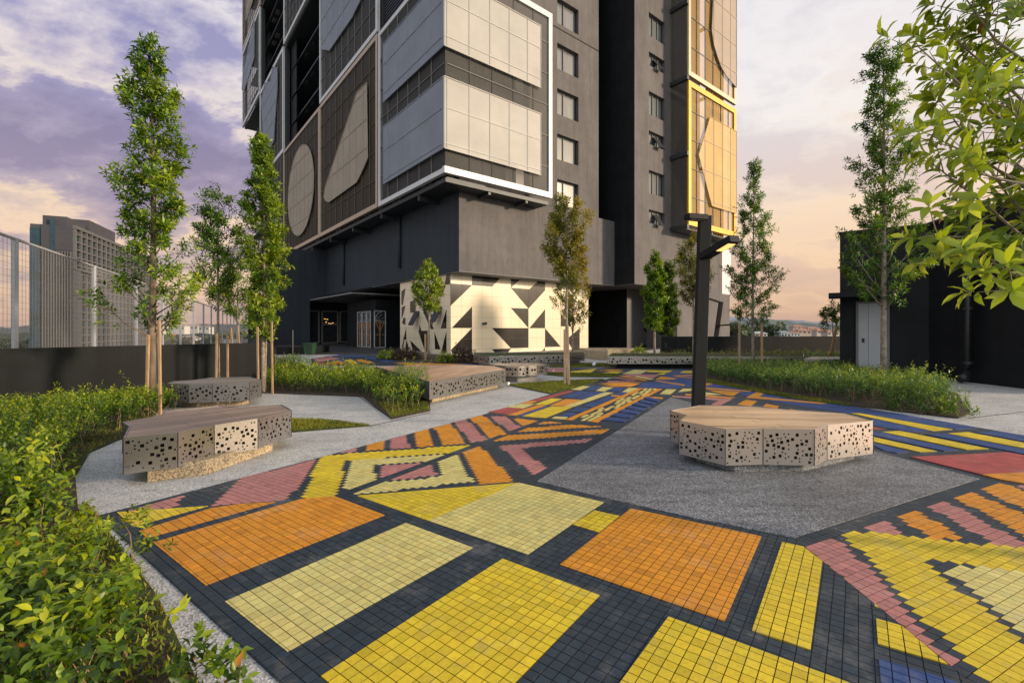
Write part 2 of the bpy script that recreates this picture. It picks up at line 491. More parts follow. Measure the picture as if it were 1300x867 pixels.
# zone C ---- diamonds, stepped
angC = math.radians(90 - 31.0)
cdA, cdB = G(614, 526.5), G(795, 541)
zoneC = [tl0, cdA, cdB, G(681.5, 612), acl]
stepsC = [
    (gp([(167.7, 648.5), (239.3, 627.3), (219.6, 645.3)]), PIN),
    (gp([(268, 643.5), (305, 608), (399, 583.5), (378, 617), (364, 637)]), PIN),
    (gp([(408.5, 579), (598, 565.2), (571, 575.5), (438.8, 585.4), (426, 632), (381, 635)]), YEL),
    (gp([(427.6, 575.8), (451, 569), (452.7, 574)]), PIN),
    (gp([(464.8, 566.3), (486.4, 559.8), (486.4, 571.5), (463, 573)]), ORA),
    (gp([(496, 556.8), (515.8, 551.6), (519.3, 569.4), (497.6, 570.6)]), PIN),
    (gp([(524.4, 549), (542.6, 544.7), (551.3, 566.3), (530.5, 568.4)]), ORA),
    (gp([(550.4, 542), (571, 537), (592, 563.7), (563.4, 566)]), ORA),
    (gp([(575.3, 534.7), (590, 531), (618, 559), (598.7, 563)]), PIN),
    (gp([(594.7, 529.4), (607, 527), (613, 527.8), (643, 550.8), (623, 556.5)]), ORA),
    (gp([(621.3, 528.7), (640.7, 529), (661, 542.8), (647, 548)]), PIN),
    (gp([(649.6, 531.5), (683.5, 534.2), (665, 541)]), ORA),
    (gp([(682, 539.5), (690.8, 535.2), (715.8, 537.5)]), ORA),
    (gp([(657, 549.2), (668, 543.7), (727, 539.6), (765, 541.8), (728, 544)]), ORA),
    (gp([(627, 561), (643, 553.5), (774.8, 545), (764, 551.3)]), ORA),
    (gp([(634, 566.2), (753.9, 557), (745.6, 562.3), (660, 569.6), (692.4, 594), (676.2, 603.5)]), PIN),
    (gp([(586.6, 575), (610, 567.5), (653.8, 613), (611.7, 617.5)]), ORA),
    (gp([(446.6, 585.4), (568.7, 576.5), (541, 585.9), (476, 590.2), (475, 611), (437, 624.6)]), PAL),
    (gp([(484.7, 591.4), (535, 587.7), (485, 606.4)]), PIN),
    (gp([(498.4, 610), (548.7, 590.4), (554.3, 604)]), PIN),
    (gp([(451.5, 628), (483.8, 613), (527, 610.4), (564, 604.4), (556.5, 586.2), (579.8, 578.6), (600, 611.6), (483.8, 625.3)]), PAL),
]
zone(zoneC, G(681.5, 612), angC, csA, stepsC)
# zone D1 ---- long bars, blue and yellow
zoneD = [cdA, G(700, 500.3), G(767, 482.2), G(806, 487), G(866, 495), G(851.5, 505), cdB]
cutsD = [(gp(p), c) for p, c in [
    ([(620, 523.4), (643.4, 517.6), (665.5, 519.3), (643.4, 526.8)], RED),
    ([(643.4, 517.3), (660.6, 513), (679, 513.5), (664, 519)], PAL),
    ([(643.4, 527.4), (673, 517.5), (684, 514.5), (694, 515.3), (655.7, 528)], ORA),
    ([(660.6, 512.7), (671.7, 509.2), (682.8, 509.8), (674, 513)], ORA),
    ([(673, 509.2), (722, 496.3), (729, 497), (684, 509.8)], RED),
    ([(677.8, 514.2), (700, 506), (713.8, 507), (694, 514.5)], YEL),
    ([(655.7, 528.3), (694, 515.6), (700, 516), (663, 528.7)], BLU),
    ([(663, 529), (700, 516.4), (727, 517.2), (692.6, 531.4)], YEL),
    ([(697.5, 515.4), (718.5, 507), (738, 508), (717, 516.4)], ORA),
    ([(716, 516.6), (767.7, 498.4), (778.8, 499), (727, 517.2)], PAL),
    ([(711, 505), (734.5, 497), (748, 498), (727, 505.5)], BLU),
    ([(729, 506.8), (750, 497.8), (766.5, 498.4), (738, 507.8)], BLU),
    ([(740.6, 495.7), (751.7, 490.8), (765, 491.4), (753, 496.3)], BLU),
    ([(724.6, 495), (739.4, 490.5), (749, 491), (735.7, 496)], PAL),
    ([(756, 496.7), (765, 491.7), (779, 492.2), (766.5, 497.5)], PAL),
    ([(769, 497), (781, 492.4), (796, 493), (786, 497.6)], BLU),
    ([(700, 532), (705, 529.5), (721, 530.4), (717, 533.6)], PAL),
    ([(709.8, 529.5), (719.7, 524.6), (733, 525.8), (724.6, 530.4)], BLU),
    ([(723.4, 523.4), (733, 517.8), (748, 518.5), (738, 524)], BLU),
    ([(740.6, 516), (753, 511), (764, 511.7), (750.5, 517.8)], BLU),
    ([(756, 510.6), (771, 504), (783, 504), (766, 511.7)], BLU),
    ([(775, 502), (788, 498.4), (798, 499.3), (788, 502.6)], BLU),
    ([(789.5, 498.5), (798, 493), (811.6, 493.6), (803.5, 499.3)], PAL),
    ([(717, 534), (811, 493.6), (818, 493.8), (724.6, 534.4)], ORA),
    ([(749.7, 536.5), (834.8, 494.3), (840.7, 494.5), (757.8, 537.3)], ORA),
    ([(775.5, 502.3), (787, 503), (785, 504.6), (775.5, 503.9)], ORA),
    ([(819.7, 504.2), (841.7, 505.6), (839.6, 507.4), (816, 505.9)], ORA),
    ([(837.5, 501), (845.5, 495), (858.5, 495.3), (850, 501.7)], PAL),
]]
def lerp(a, b, t): return (a[0] + (b[0] - a[0]) * t, a[1] + (b[1] - a[1]) * t)
l0, l1, r0, r1 = G(763, 535.5), G(823, 503.5), G(791, 537.5), G(840, 508.3)
for i in range(7):
    t0 = i / 7 + .015; t1 = (i + 1) / 7 - .035
    cutsD.append(([lerp(l0, l1, t0), lerp(l0, l1, t1), lerp(r0, r1, t1), lerp(r0, r1, t0)], BLU))
a0, a1, b0, b1 = G(728.5, 534.8), G(819.5, 494.6), G(749, 536), G(833.5, 495)
n_ = 17
for i in range(n_):
    for j in range(5):
        if (i + 2 * j) % 4 in (0, 1) and (i * 7 + j * 3) % 5 != 0:
            t0 = i / n_; t1 = (i + 1) / n_; s0 = j / 5; s1 = (j + 1) / 5
            q = [lerp(lerp(a0, a1, t), lerp(b0, b1, t), s) for t, s in ((t0, s0), (t0, s1), (t1, s1), (t1, s0))]
            cutsD.append((q, PAL))
zone(zoneD, cdA, angC, csA * 1.6, [], DRK, cutsD)
# zone E ---- far end of the path
zoneE = [G(767, 482.2), G(790, 477.2), G(700, 474.5), G(692, 472.5), G(694, 467.3), G(880, 467), G(892, 481), G(885, 490), G(866, 495), G(806, 487)]
cutsE = [(gp(p), c) for p, c in [
    ([(695, 467.6), (716, 467.3), (718, 473), (695, 472.3)], PIN),
    ([(724.6, 471.7), (758, 468), (750, 473.5), (724, 473.5)], YEL),
    ([(809, 492.3), (817.5, 485.3), (866, 487), (861.7, 493.4)], BLU),
    ([(826, 487), (846, 475), (866, 469), (889, 481), (880, 490), (866, 492)], BLU),
    ([(760.5, 474.5), (775.5, 471.8), (791.7, 472), (781, 475)], YEL),
    ([(757, 470.8), (776.6, 469.2), (791.7, 469.5), (783, 471.3)], ORA),
    ([(789.5, 475), (804.6, 469.7), (824, 470.2), (813, 475)], PAL),
    ([(820.8, 470.2), (854.7, 470.8), (847.7, 473.5), (822, 472.7)], YEL),
    ([(834, 475.5), (840, 473.9), (846, 474), (843, 476)], YEL),
    ([(787.4, 477.8), (800, 475.2), (837, 476.2), (829.4, 480.5)], PIN),
    ([(785, 477.8), (794, 477.8), (823, 483.2), (817.5, 484)], ORA),
    ([(804.6, 478.8), (810, 477.8), (830.5, 481.5), (825, 482.4)], PAL),
    ([(777.7, 480), (783, 479.4), (809, 483.2), (804.6, 484)], PIN),
    ([(770, 484), (800, 484.4), (806, 485), (772, 486)], PIN),
    ([(760, 487.5), (778, 486.3), (815, 485.6), (781, 489)], ORA),
    ([(765, 489.6), (800, 487.6), (812, 487.4), (800, 491.6), (781, 491.4)], ORA),
    ([(831.5, 482.6), (839, 478.3), (859.5, 481), (856, 482.2)], ORA),
    ([(830.5, 484.2), (837, 484), (870, 489), (868, 490.2)], ORA),
    ([(852, 477.4), (884, 476), (884, 477.3), (860, 478.5)], ORA),
    ([(856, 478.9), (884, 480), (884, 481.4)], ORA),
    ([(862.8, 474), (867, 471.3), (884, 471.3), (884, 474)], YEL),
]]
zone(zoneE, cdA, angC, csA * 2.6, [], DRK, cutsE)
# zone F + D2 ---- behind the island and along the right bed
zoneF = [G(851.5, 505), G(866, 495), G(885, 490), G(892, 481), G(1000, 503.5), G(1083, 515.5), G(1300, 553), (12.5, 4.2), (9.6, 2.2), BD, G(1246, 605), G(1243.5, 608.7), G(1108.9, 573.7), G(985, 541)]
cutsF = [(gp(p), c) for p, c in [
    ([(893, 484.5), (1000, 505), (1083, 517), (1150, 529), (1084, 526), (1000, 513.5), (950, 503), (893, 492)], BLU),
    ([(895, 486.2), (906, 487.2), (895, 491)], ORA),
    ([(893, 492), (958.6, 496.8), (949, 497.6), (893, 494)], ORA),
    ([(897.7, 495.5), (940, 497.7), (931, 503), (923.5, 502.3)], ORA),
    ([(894, 498), (917, 501.4), (894, 502)], PAL),
    ([(870, 500.5), (934.6, 505), (925, 506.3), (870, 502.2)], ORA),
    ([(860.6, 498.2), (867, 493.8), (879, 494), (877, 496.4)], PAL),
    ([(853, 502.8), (930, 507), (914, 515.4), (902, 514.5), (913, 508.8), (853, 504.4)], PIN),
    ([(946.6, 505.4), (961.4, 497.7), (972, 498.8), (964, 504.2), (1052.8, 512.5), (1043, 513.4)], ORA),
    ([(935.5, 514.3), (946.6, 508), (961.4, 510), (953, 516.2)], ORA),
    ([(968, 517), (973, 513), (989, 516.5), (986, 519.4)], ORA),
    ([(1002, 520), (1012, 521.5), (1005, 523.5)], ORA),
    ([(1092, 525), (1132, 524.2), (1243, 544.4), (1213, 546.2)], BLU),
    ([(1080, 525.4), (1092, 525.4), (1210, 546.2), (1184, 548)], YEL),
    ([(1108.5, 532.5), (1182, 548.3), (1154, 549), (1100, 540)], BLU),
    ([(1096, 541.5), (1126, 545.4), (1096, 545.7)], RED),
    ([(1120, 549.3), (1142, 548), (1255.6, 571), (1227, 572)], YEL),
    ([(1090, 553), (1108.5, 555.7), (1190, 574.3), (1168, 575), (1090, 557.5)], YEL),
    ([(1095, 547.5), (1122, 550.5), (1218, 572.7), (1199, 574), (1095, 551)], BLU),
    ([(1095, 560), (1154, 574.8), (1139, 576.3), (1123, 573.5)], BLU),
    ([(1203, 551.4), (1228.8, 549.7), (1380, 579), (1380, 586)], YEL),
    ([(1173, 552), (1201, 551.9), (1380, 588), (1380, 594)], BLU),
    ([(1235.7, 549.5), (1267, 548.5), (1380, 568), (1380, 577)], BLU),
    ([(1156, 581.7), (1279.8, 575.6), (1380, 595), (1380, 600), (1246, 604)], RED),
    ([(1246, 604.2), (1360, 598.6), (1360, 626), (1270, 610.5)], ORA),
]]
zone(zoneF, G(1108.9, 573.7), math.radians(90 + 16.3), csA * 1.5, [], DRK, cutsF)
# zone G ---- far patch near the entrance
zoneG = gp([(395, 455.5), (432, 450.5), (478, 450.5), (505, 457), (560, 459.5), (625, 461), (625, 464), (560, 465), (395, 464)])
cutsG = [(gp(p), c) for p, c in [
    ([(397, 456), (420, 453), (433, 455), (405, 460)], PIN), ([(410, 452.6), (430, 450.9), (470, 451.2), (455, 453)], BLU),
    ([(415, 461), (428, 458), (440, 460.5), (432, 462.5)], ORA), ([(425, 457.5), (432, 455), (446, 458), (440, 460)], BLU),
    ([(436, 458), (445, 456), (455, 461), (447, 462.5)], YEL), ([(450, 457.5), (458, 456), (476, 461), (467, 462)], ORA),
    ([(462, 454), (474, 453), (500, 458.5), (490, 460)], BLU), ([(398, 461.5), (410, 461), (470, 463.6), (398, 463.6)], RED),
    ([(500, 460.5), (560, 461.5), (600, 463), (520, 464.2)], ORA), ([(560, 460), (620, 461.4), (622, 463.5), (590, 463)], BLU),
]]
zone(zoneG, cdA, angC, csA * 4, [], DRK, cutsG)
struct(sheet('paving_bed', [p for p in [G(125, 655), G(614, 526.5), G(700, 500.3), G(767, 482.2), G(790, 477.2), G(692, 472.5), G(694, 467.3), G(880, 467), G(892, 481), G(1000, 503.5), G(1083, 515.5), G(1300, 553), (12.5, 4.2), (9.6, 2.2), (9.5, 2.0), (8, -1.0), ext(AB1, AB2, 3.2), ext(G(125, 655), G(355, 867), 3.2)]], .002, M['joint']))
struct(mos.build('mosaic_paving', M['paver'], color=True))
struct(slab('grey_aggregate_island', isl, .003, .012, M['island']))
struct(sheet('shaded_entrance_floor', gp([(340, 450.5), (500, 450.3), (580, 447), (800, 447), (870, 440), (870, 428), (300, 431)]), .006, M['floorshade']))  # floor sheet coloured dark with the shadow under the building

# expansion joints cut into the light aggregate
jm = MB()
for (x1, y1, x2, y2) in [(455, 503, 497, 532), (396, 464, 415, 477), (470, 541, 546, 524), (1230, 531, 1300, 523), (1110, 512, 1300, 548), (640, 513, 700, 516)][:4]:
    a, b = G(x1, y1), G(x2, y2)
    jm.bar((a[0], a[1], .004), (b[0], b[1], .004), .012, .006)
struct(jm.build('paving_joints', M['joint']))

# ================================================================ FOLIAGE
def leafmesh(name, P, D, U, L, W, C, m, parent=None, hero=False, curl=.12):
    """P origin, D direction, U leaf normal hint, L length, W width, C colour"""
    n = len(P)
    D = D / np.linalg.norm(D, axis=1, keepdims=True)
    R = np.cross(D, U); R /= np.maximum(np.linalg.norm(R, axis=1, keepdims=True), 1e-6)
    U = np.cross(R, D)
    if hero:
        T = np.array([(0, 0, 0), (-.36, .28, .07), (0, .3, .0), (.36, .28, .07), (-.5, .55, .03), (0, .58, -.04), (.5, .55, .03), (-.28, .82, -.06), (0, .83, -.11), (.28, .82, -.06), (0, 1.05, -.24)])
        Fs = [(0, 3, 2), (0, 2, 1), (1, 2, 5, 4), (2, 3, 6, 5), (4, 5, 8, 7), (5, 6, 9, 8), (7, 8, 10), (8, 9, 10)]
    else:
        T = np.array([(0, 0, 0), (-.5, .45, .1), (0, .5, -.0), (.5, .45, .1), (0, 1.0, -curl)])
        Fs = [(0, 3, 4, 2), (0, 2, 4, 1)]
    k = len(T)
    V = (P[:, None, :] + R[:, None, :] * (T[None, :, 0:1] * W[:, None, None]) + D[:, None, :] * (T[None, :, 1:2] * L[:, None, None])
         + U[:, None, :] * (T[None, :, 2:3] * L[:, None, None]))
    V = V.reshape(-1, 3)
    off = (np.arange(n) * k)[:, None]
    loops = []; starts = []; totals = []
    me = bpy.data.meshes.new(name)
    flat = np.concatenate([np.array(f) for f in Fs]); sizes = np.array([len(f) for f in Fs])
    LV = (off + flat[None, :]).ravel()
    tot = np.tile(sizes, n); st = np.concatenate([[0], np.cumsum(tot)[:-1]])
    me.vertices.add(len(V)); me.vertices.foreach_set('co', V.astype(np.float32).ravel())
    me.loops.add(len(LV)); me.loops.foreach_set('vertex_index', LV.astype(np.int32))
    me.polygons.add(len(tot)); me.polygons.foreach_set('loop_start', st.astype(np.int32))
    me.update(calc_edges=True); me.validate()
    a = me.attributes.new('Col', 'FLOAT_COLOR', 'POINT')
    CC = np.ones((len(V), 4), np.float32); CC[:, :3] = np.repeat(C, k, axis=0)
    a.data.foreach_set('color', CC.ravel())
    if hero: me.polygons.foreach_set('use_smooth', [True] * len(me.polygons))
    me.materials.append(m)
    o = bpy.data.objects.new(name, me); COL.objects.link(o)
    if parent: o.parent = parent; o.matrix_parent_inverse = parent.matrix_basis.inverted()
    return o

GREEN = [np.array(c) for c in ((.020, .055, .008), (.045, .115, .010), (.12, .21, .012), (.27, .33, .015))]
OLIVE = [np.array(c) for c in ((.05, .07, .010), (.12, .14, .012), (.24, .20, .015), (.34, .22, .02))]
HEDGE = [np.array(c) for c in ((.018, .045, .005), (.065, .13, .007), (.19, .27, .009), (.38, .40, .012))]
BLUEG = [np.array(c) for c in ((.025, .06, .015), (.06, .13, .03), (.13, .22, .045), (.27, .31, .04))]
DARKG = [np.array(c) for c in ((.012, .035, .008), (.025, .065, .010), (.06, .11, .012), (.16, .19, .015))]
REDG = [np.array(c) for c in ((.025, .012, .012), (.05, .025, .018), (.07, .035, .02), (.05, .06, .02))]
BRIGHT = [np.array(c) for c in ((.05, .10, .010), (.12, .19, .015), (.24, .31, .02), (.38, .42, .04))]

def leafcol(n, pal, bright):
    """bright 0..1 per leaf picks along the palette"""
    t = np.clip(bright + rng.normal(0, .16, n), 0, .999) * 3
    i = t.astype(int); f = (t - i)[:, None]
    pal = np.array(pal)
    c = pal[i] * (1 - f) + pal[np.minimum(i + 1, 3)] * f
    c *= rng.uniform(.8, 1.2, (n, 1))
    yl = rng.random(n) < .006
    c[yl] = np.array((.45, .17, .02)) * rng.uniform(.6, 1.1, (yl.sum(), 1))
    return c

def sprigs(O, DIR, n_leaf, slen, L, W, pal, bright, spread=.9):
    """leaves set along short shoots; returns leaf arrays"""
    k = len(O)
    DIR = DIR / np.linalg.norm(DIR, axis=1, keepdims=True)
    A = np.cross(DIR, rng.normal(size=(k, 3))); A /= np.linalg.norm(A, axis=1, keepdims=True)
    B = np.cross(DIR, A)
    Ps, Ds, Us, Ls, Ws, Cs = [], [], [], [], [], []
    for j in range(n_leaf):
        t = (j + .6) / n_leaf
        th = j * 2.4 + rng.uniform(-.4, .4, k)
        side = A * np.cos(th)[:, None] + B * np.sin(th)[:, None]
        P = O + DIR * (slen * t)[:, None]
        D = side * spread + DIR * (.35 + .6 * t) + rng.normal(0, .15, (k, 3))
        D[:, 2] -= .12
        U = DIR + rng.normal(0, .25, (k, 3)) + np.array((0, 0, .6))
        ll = L * rng.uniform(.7, 1.2, k) * (1 - .25 * abs(t - .5))
        Ps.append(P); Ds.append(D); Us.append(U); Ls.append(ll); Ws.append(ll * W)
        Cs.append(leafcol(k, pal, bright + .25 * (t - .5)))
    return [np.concatenate(x) for x in (Ps, Ds, Us, Ls, Ws, Cs)]

def trunk_path(x, y, h, lean=(0, 0), wob=.03, n=9):
    pts = []
    ph = random.uniform(0, 6)
    for i in range(n):
        t = i / (n - 1)
        pts.append((x + lean[0] * t + wob * math.sin(ph + t * 5) * t, y + lean[1] * t + wob * math.cos(ph * 2 + t * 4) * t, h * t))
    return pts

def path_at(pts, z):
    for a, b in zip(pts, pts[1:]):
        if z <= b[2]:
            t = (z - a[2]) / max(b[2] - a[2], 1e-6)
            return (a[0] + (b[0] - a[0]) * t, a[1] + (b[1] - a[1]) * t, z)
    return pts[-1]

def tree(name, label, x, y, h, prof, nbr, nleaf, L, W, pal, bark='bark', r0=.045, lean=(0, 0), up=.5, group=None, leaves_per=7,
         slen=.16, lit=.5, low_sparse=0, stems=1, mat_='leaf', cat='tree'):
    """prof: [(height, radius)] of the crown; nbr limbs; nleaf shoots"""
    t = thing(name, label, cat, (x, y, 0), group)
    tk = MB(); pts = trunk_path(x, y, h * .98, lean)
    tk.tube(pts, [r0 * (1 - .88 * (i / 8)) for i in range(9)], 8)
    for s_ in range(stems - 1):
        a = random.uniform(0, 6.28); q = trunk_path(x + .05 * math.cos(a), y + .05 * math.sin(a), h * .8, (lean[0] + .12 * math.cos(a), lean[1] + .12 * math.sin(a)))
        tk.tube(q, [r0 * .6 * (1 - .88 * (i / 8)) for i in range(9)], 6)
    z0 = prof[0][0]; z1 = prof[-1][0]
    zs = np.array([p[0] for p in prof]); rs = np.array([p[1] for p in prof])
    ends = []
    for i in range(nbr):
        f = (i + random.uniform(.1, .9)) / nbr
        zt = z0 + (z1 - z0) * f ** .9
        R = float(np.interp(zt, zs, rs)) * random.uniform(.4, 1.15) * .84
        a = i * 2.39996 + random.uniform(-.5, .5)
        zb = max(z0 * .75 if low_sparse else z0 * .85, zt - up * R - .1)
        b = path_at(pts, min(zb, h * .93))
        e = (b[0] + R * math.cos(a), b[1] + R * math.sin(a), zt)
        mid = (b[0] + R * .55 * math.cos(a + .12), b[1] + R * .55 * math.sin(a + .12), b[2] + (zt - b[2]) * .42)
        rb = max(.003, r0 * .22 * (1 - .6 * f))
        tk.tube([b, mid, e], [rb, rb * .65, rb * .25], 5)
        ends.append((b, mid, e, R))
        for s2 in range(2):
            tt = random.uniform(.4, .8)
            p0 = [mid[k] + (e[k] - mid[k]) * tt for k in range(3)]
            a2 = a + random.choice((-1, 1)) * random.uniform(.5, 1.1); l2 = R * random.uniform(.25, .5)
            e2 = (p0[0] + l2 * math.cos(a2), p0[1] + l2 * math.sin(a2), p0[2] + l2 * random.uniform(.3, .9))
            tk.tube([tuple(p0), e2], [rb * .45, rb * .2], 4)
            ends.append((tuple(p0), tuple((p0[k] + e2[k]) / 2 for k in range(3)), e2, l2))
    # shoots along limbs
    O = []; Dd = []; Br = []
    w_ = np.array([e[3] + .08 for e in ends]); w_ = w_ / w_.sum()
    L = L * 1.08; nleaf = int(nleaf * 1.35); w_ = w_ * rng.uniform(.15, 1.6, len(w_)); w_ = w_ / w_.sum()
    idx = rng.choice(len(ends), nleaf, p=w_)
    for i in idx:
        b, mid, e, R = ends[i]
        u = rng.random() ** .6
        if u < .5: p = [b[k] + (mid[k] - b[k]) * u * 2 for k in range(3)]
        else: p = [mid[k] + (e[k] - mid[k]) * (u - .5) * 2 for k in range(3)]
        z = p[2]; c = path_at(pts, min(z, h * .97))
        if low_sparse and z < z0 + (z1 - z0) * .28 and rng.random() < low_sparse and u < .7: continue
        o = np.array(p) + rng.normal(0, .035 + R * .10, 3)
        out = np.array((p[0] - c[0], p[1] - c[1], 0)); nrm = np.linalg.norm(out)
        out = out / nrm if nrm > 1e-3 else rng.normal(size=3)
        O.append(o); Dd.append(out * .8 + np.array((0, 0, .65)) + rng.normal(0, .4, 3))
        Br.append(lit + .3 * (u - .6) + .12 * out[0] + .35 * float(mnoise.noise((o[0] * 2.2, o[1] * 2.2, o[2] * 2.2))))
    for k in range(6):   # leader tip
        O.append(np.array(path_at(pts, h * (.93 + .012 * k)))); Dd.append(np.array((rng.normal(0, .3), rng.normal(0, .3), 1.0))); Br.append(lit + .2)
    O = np.array(O); Dd = np.array(Dd); Br = np.array(Br)
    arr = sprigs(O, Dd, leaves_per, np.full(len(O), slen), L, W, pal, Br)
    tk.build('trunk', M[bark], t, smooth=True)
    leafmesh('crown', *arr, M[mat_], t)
    return t

def stake(x, y, h, tilt=(0, 0), label='wooden stake', m='stake', w=.045, group='wooden stakes that hold young trees'):
    mb = MB(); mb.bar((x, y, 0), (x + tilt[0], y + tilt[1], h), w, w * .85, up=(0, 1, 0))
    o = mb.build('tree_stake', M[m], bevel=.004)
    tag(o, label, 'stake', group)
    return o

def bed(name, label, poly, hfun, dens, L, W, pal, n_leaf=7, slen=.14, lit=.5, parent=None, stems=True, cat='hedge', stuff=True, mname='leaf', hero=False, up=1.0):
    """planting that fills a bed: shoots spread through its volume"""
    if area(poly) < 0: poly = poly[::-1]
    A = abs(area(poly)); n = int(A * dens)
    xs = [p[0] for p in poly]; ys = [p[1] for p in poly]
    P = np.zeros((0, 2))
    while len(P) < n:
        Q = np.stack([rng.uniform(min(xs), max(xs), n * 2), rng.uniform(min(ys), max(ys), n * 2)], 1)
        P = np.concatenate([P, Q[pip(Q, poly)]])
    P = P[:n]
    O = []; Dd = []; Br = []; st = MB()
    for x, y in P:
        h = hfun(x, y)
        if h <= .04: continue
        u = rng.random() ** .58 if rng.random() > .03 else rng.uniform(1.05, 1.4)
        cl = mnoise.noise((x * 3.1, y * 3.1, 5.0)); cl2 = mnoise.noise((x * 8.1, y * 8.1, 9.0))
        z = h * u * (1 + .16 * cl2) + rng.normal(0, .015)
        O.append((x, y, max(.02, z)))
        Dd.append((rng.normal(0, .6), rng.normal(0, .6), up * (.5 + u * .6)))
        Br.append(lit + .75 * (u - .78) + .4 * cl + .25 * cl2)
        if stems and rng.random() < .06:
            st.tube([(x + rng.normal(0, .05), y + rng.normal(0, .05), 0), (x, y, h * .55), (x + rng.normal(0, .04), y + rng.normal(0, .04), h * .98)], [.006, .004, .0015], 4)
    O = np.array(O); Dd = np.array(Dd); Br = np.array(Br)
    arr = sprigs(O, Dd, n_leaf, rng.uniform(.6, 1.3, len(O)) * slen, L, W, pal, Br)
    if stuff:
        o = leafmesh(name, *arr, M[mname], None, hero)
        o['kind'] = 'stuff'; tag(o, label, cat)
        if st.v:
            # twigs join the same object through a second material slot
            me = bpy.data.meshes.new('twigs'); me.from_pydata(st.v, [], st.f); me.materials.append(M['twig'])
            a = me.attributes.new('Col', 'FLOAT_COLOR', 'POINT'); a.data.foreach_set('color', np.tile(np.array((.2, .14, .08, 1), np.float32), len(st.v)))
            tw = bpy.data.objects.new('twigs', me); COL.objects.link(tw)
            tw.parent = o
        return o
    t = thing(name, label, cat, (float(np.mean(O[:, 0])), float(np.mean(O[:, 1])), 0))
    leafmesh('foliage', *arr, M[mname], t, hero)
    if st.v: st.build('stem', M['twig'], t)
    return t

def disc(cx, cy, rx, ry, n=14):
    return [(cx + rx * math.cos(2 * PI * i / n), cy + ry * math.sin(2 * PI * i / n)) for i in range(n)]

def shrub(label, px, py, r, h, L, pal, dens=260, lit=.5, W=.45, name='shrub', cat='shrub'):
    x, y = G(px, py)
    def hf(a, b):
        d = math.hypot(a - x, b - y) / r
        return h * max(0, 1 - d ** 2.4) * (.8 + .3 * mnoise.noise((a * 6, b * 6, 2)))
    return bed(name, label, disc(x, y, r, r), hf, dens, L, W, pal, stuff=False, cat=cat, lit=lit, slen=.1)

# ================================================================ TOWER
Rd = (.780, .625); Ld = (-.625, .780)
TM = (-2.81, 24.55)                       # front corner of the upper podium
def TW(a, b): return (TM[0] + a * Rd[0] + b * Ld[0], TM[1] + a * Rd[1] + b * Ld[1])
def tbox(mb, a0, a1, b0, b1, z0, z1): mb.prism([TW(a0, b0), TW(a1, b0), TW(a1, b1), TW(a0, b1)], z0, z1)
TOP = 54.0
tower = thing('apartment_tower', 'tall dark grey apartment tower clad with framed perforated screens above the tiled entrance', 'tower', (TM[0], TM[1], 0))

def wallholes(name, P, d, n, s0, s1, z0, z1, holes, depth, m, parent):
    """one wall face with real openings and their reveals; n points outwards"""
    mb = MB()
    ss = sorted({s0, s1, *[h[0] for h in holes], *[h[1] for h in holes]}); zz = sorted({z0, z1, *[h[2] for h in holes], *[h[3] for h in holes]})
    Q = lambda s, z, o=0: (P[0] + d[0] * s - n[0] * o, P[1] + d[1] * s - n[1] * o, z)
    for i in range(len(ss) - 1):
        for j in range(len(zz) - 1):
            sc_ = (ss[i] + ss[i + 1]) / 2; zc = (zz[j] + zz[j + 1]) / 2
            if any(h[0] < sc_ < h[1] and h[2] < zc < h[3] for h in holes): continue
            mb.face([Q(ss[i], zz[j]), Q(ss[i + 1], zz[j]), Q(ss[i + 1], zz[j + 1]), Q(ss[i], zz[j + 1])])
    for a, b, c, e in holes:
        mb.face([Q(a, c), Q(a, c, depth), Q(a, e, depth), Q(a, e)]); mb.face([Q(b, c), Q(b, e), Q(b, e, depth), Q(b, c, depth)])
        mb.face([Q(a, e), Q(a, e, depth), Q(b, e, depth), Q(b, e)]); mb.face([Q(a, c), Q(b, c), Q(b, c, depth), Q(a, c, depth)])
    return mb.build(name, m, parent)

def window(P, d, n, s0, s1, z0, z1, depth, parent, mull=(.5,), tr=None, sash=None, pane='curtain'):
    Q = lambda s, z, o: (P[0] + d[0] * s - n[0] * o, P[1] + d[1] * s - n[1] * o, z)
    fr = MB(); w = .07; o0 = depth - .09
    def fb(a, b, c, e):
        q = [Q(a, c, o0), Q(b, c, o0), Q(b, c, depth), Q(a, c, depth)]
        fr.hexa(q, [(x, y, e) for x, y, _ in q])
    fb(s0, s0 + w, z0, z1); fb(s1 - w, s1, z0, z1); fb(s0 + w, s1 - w, z1 - w, z1); fb(s0 + w, s1 - w, z0, z0 + w)
    for k in mull:
        c = s0 + (s1 - s0) * k; fb(c - .03, c + .03, z0 + w, z1 - w)
    win = fr.build('window', M['steel'], parent)
    pn = MB(); pn.face([Q(s0 + w, z0 + w, depth - .03), Q(s1 - w, z0 + w, depth - .03), Q(s1 - w, z1 - w, depth - .03), Q(s0 + w, z1 - w, depth - .03)])
    p = pn.build('pane', M[pane], None); p.parent = win
    if sash:
        a, b, c, e = sash; sm = MB()
        h = .45
        sm.hexa([Q(a, c, -h), Q(b, c, -h), Q(b, c, -h + .04), Q(a, c, -h + .04)], [Q(a, e, o0), Q(b, e, o0), Q(b, e, o0 + .04), Q(a, e, o0 + .04)])
        s_ = sm.build('sash', M['steel'], None); s_.parent = win
    return win

nR = (.625, -.780)     # outward normal of faces running along Rd
nL = (-.780, -.625)    # outward normal of faces running along Ld
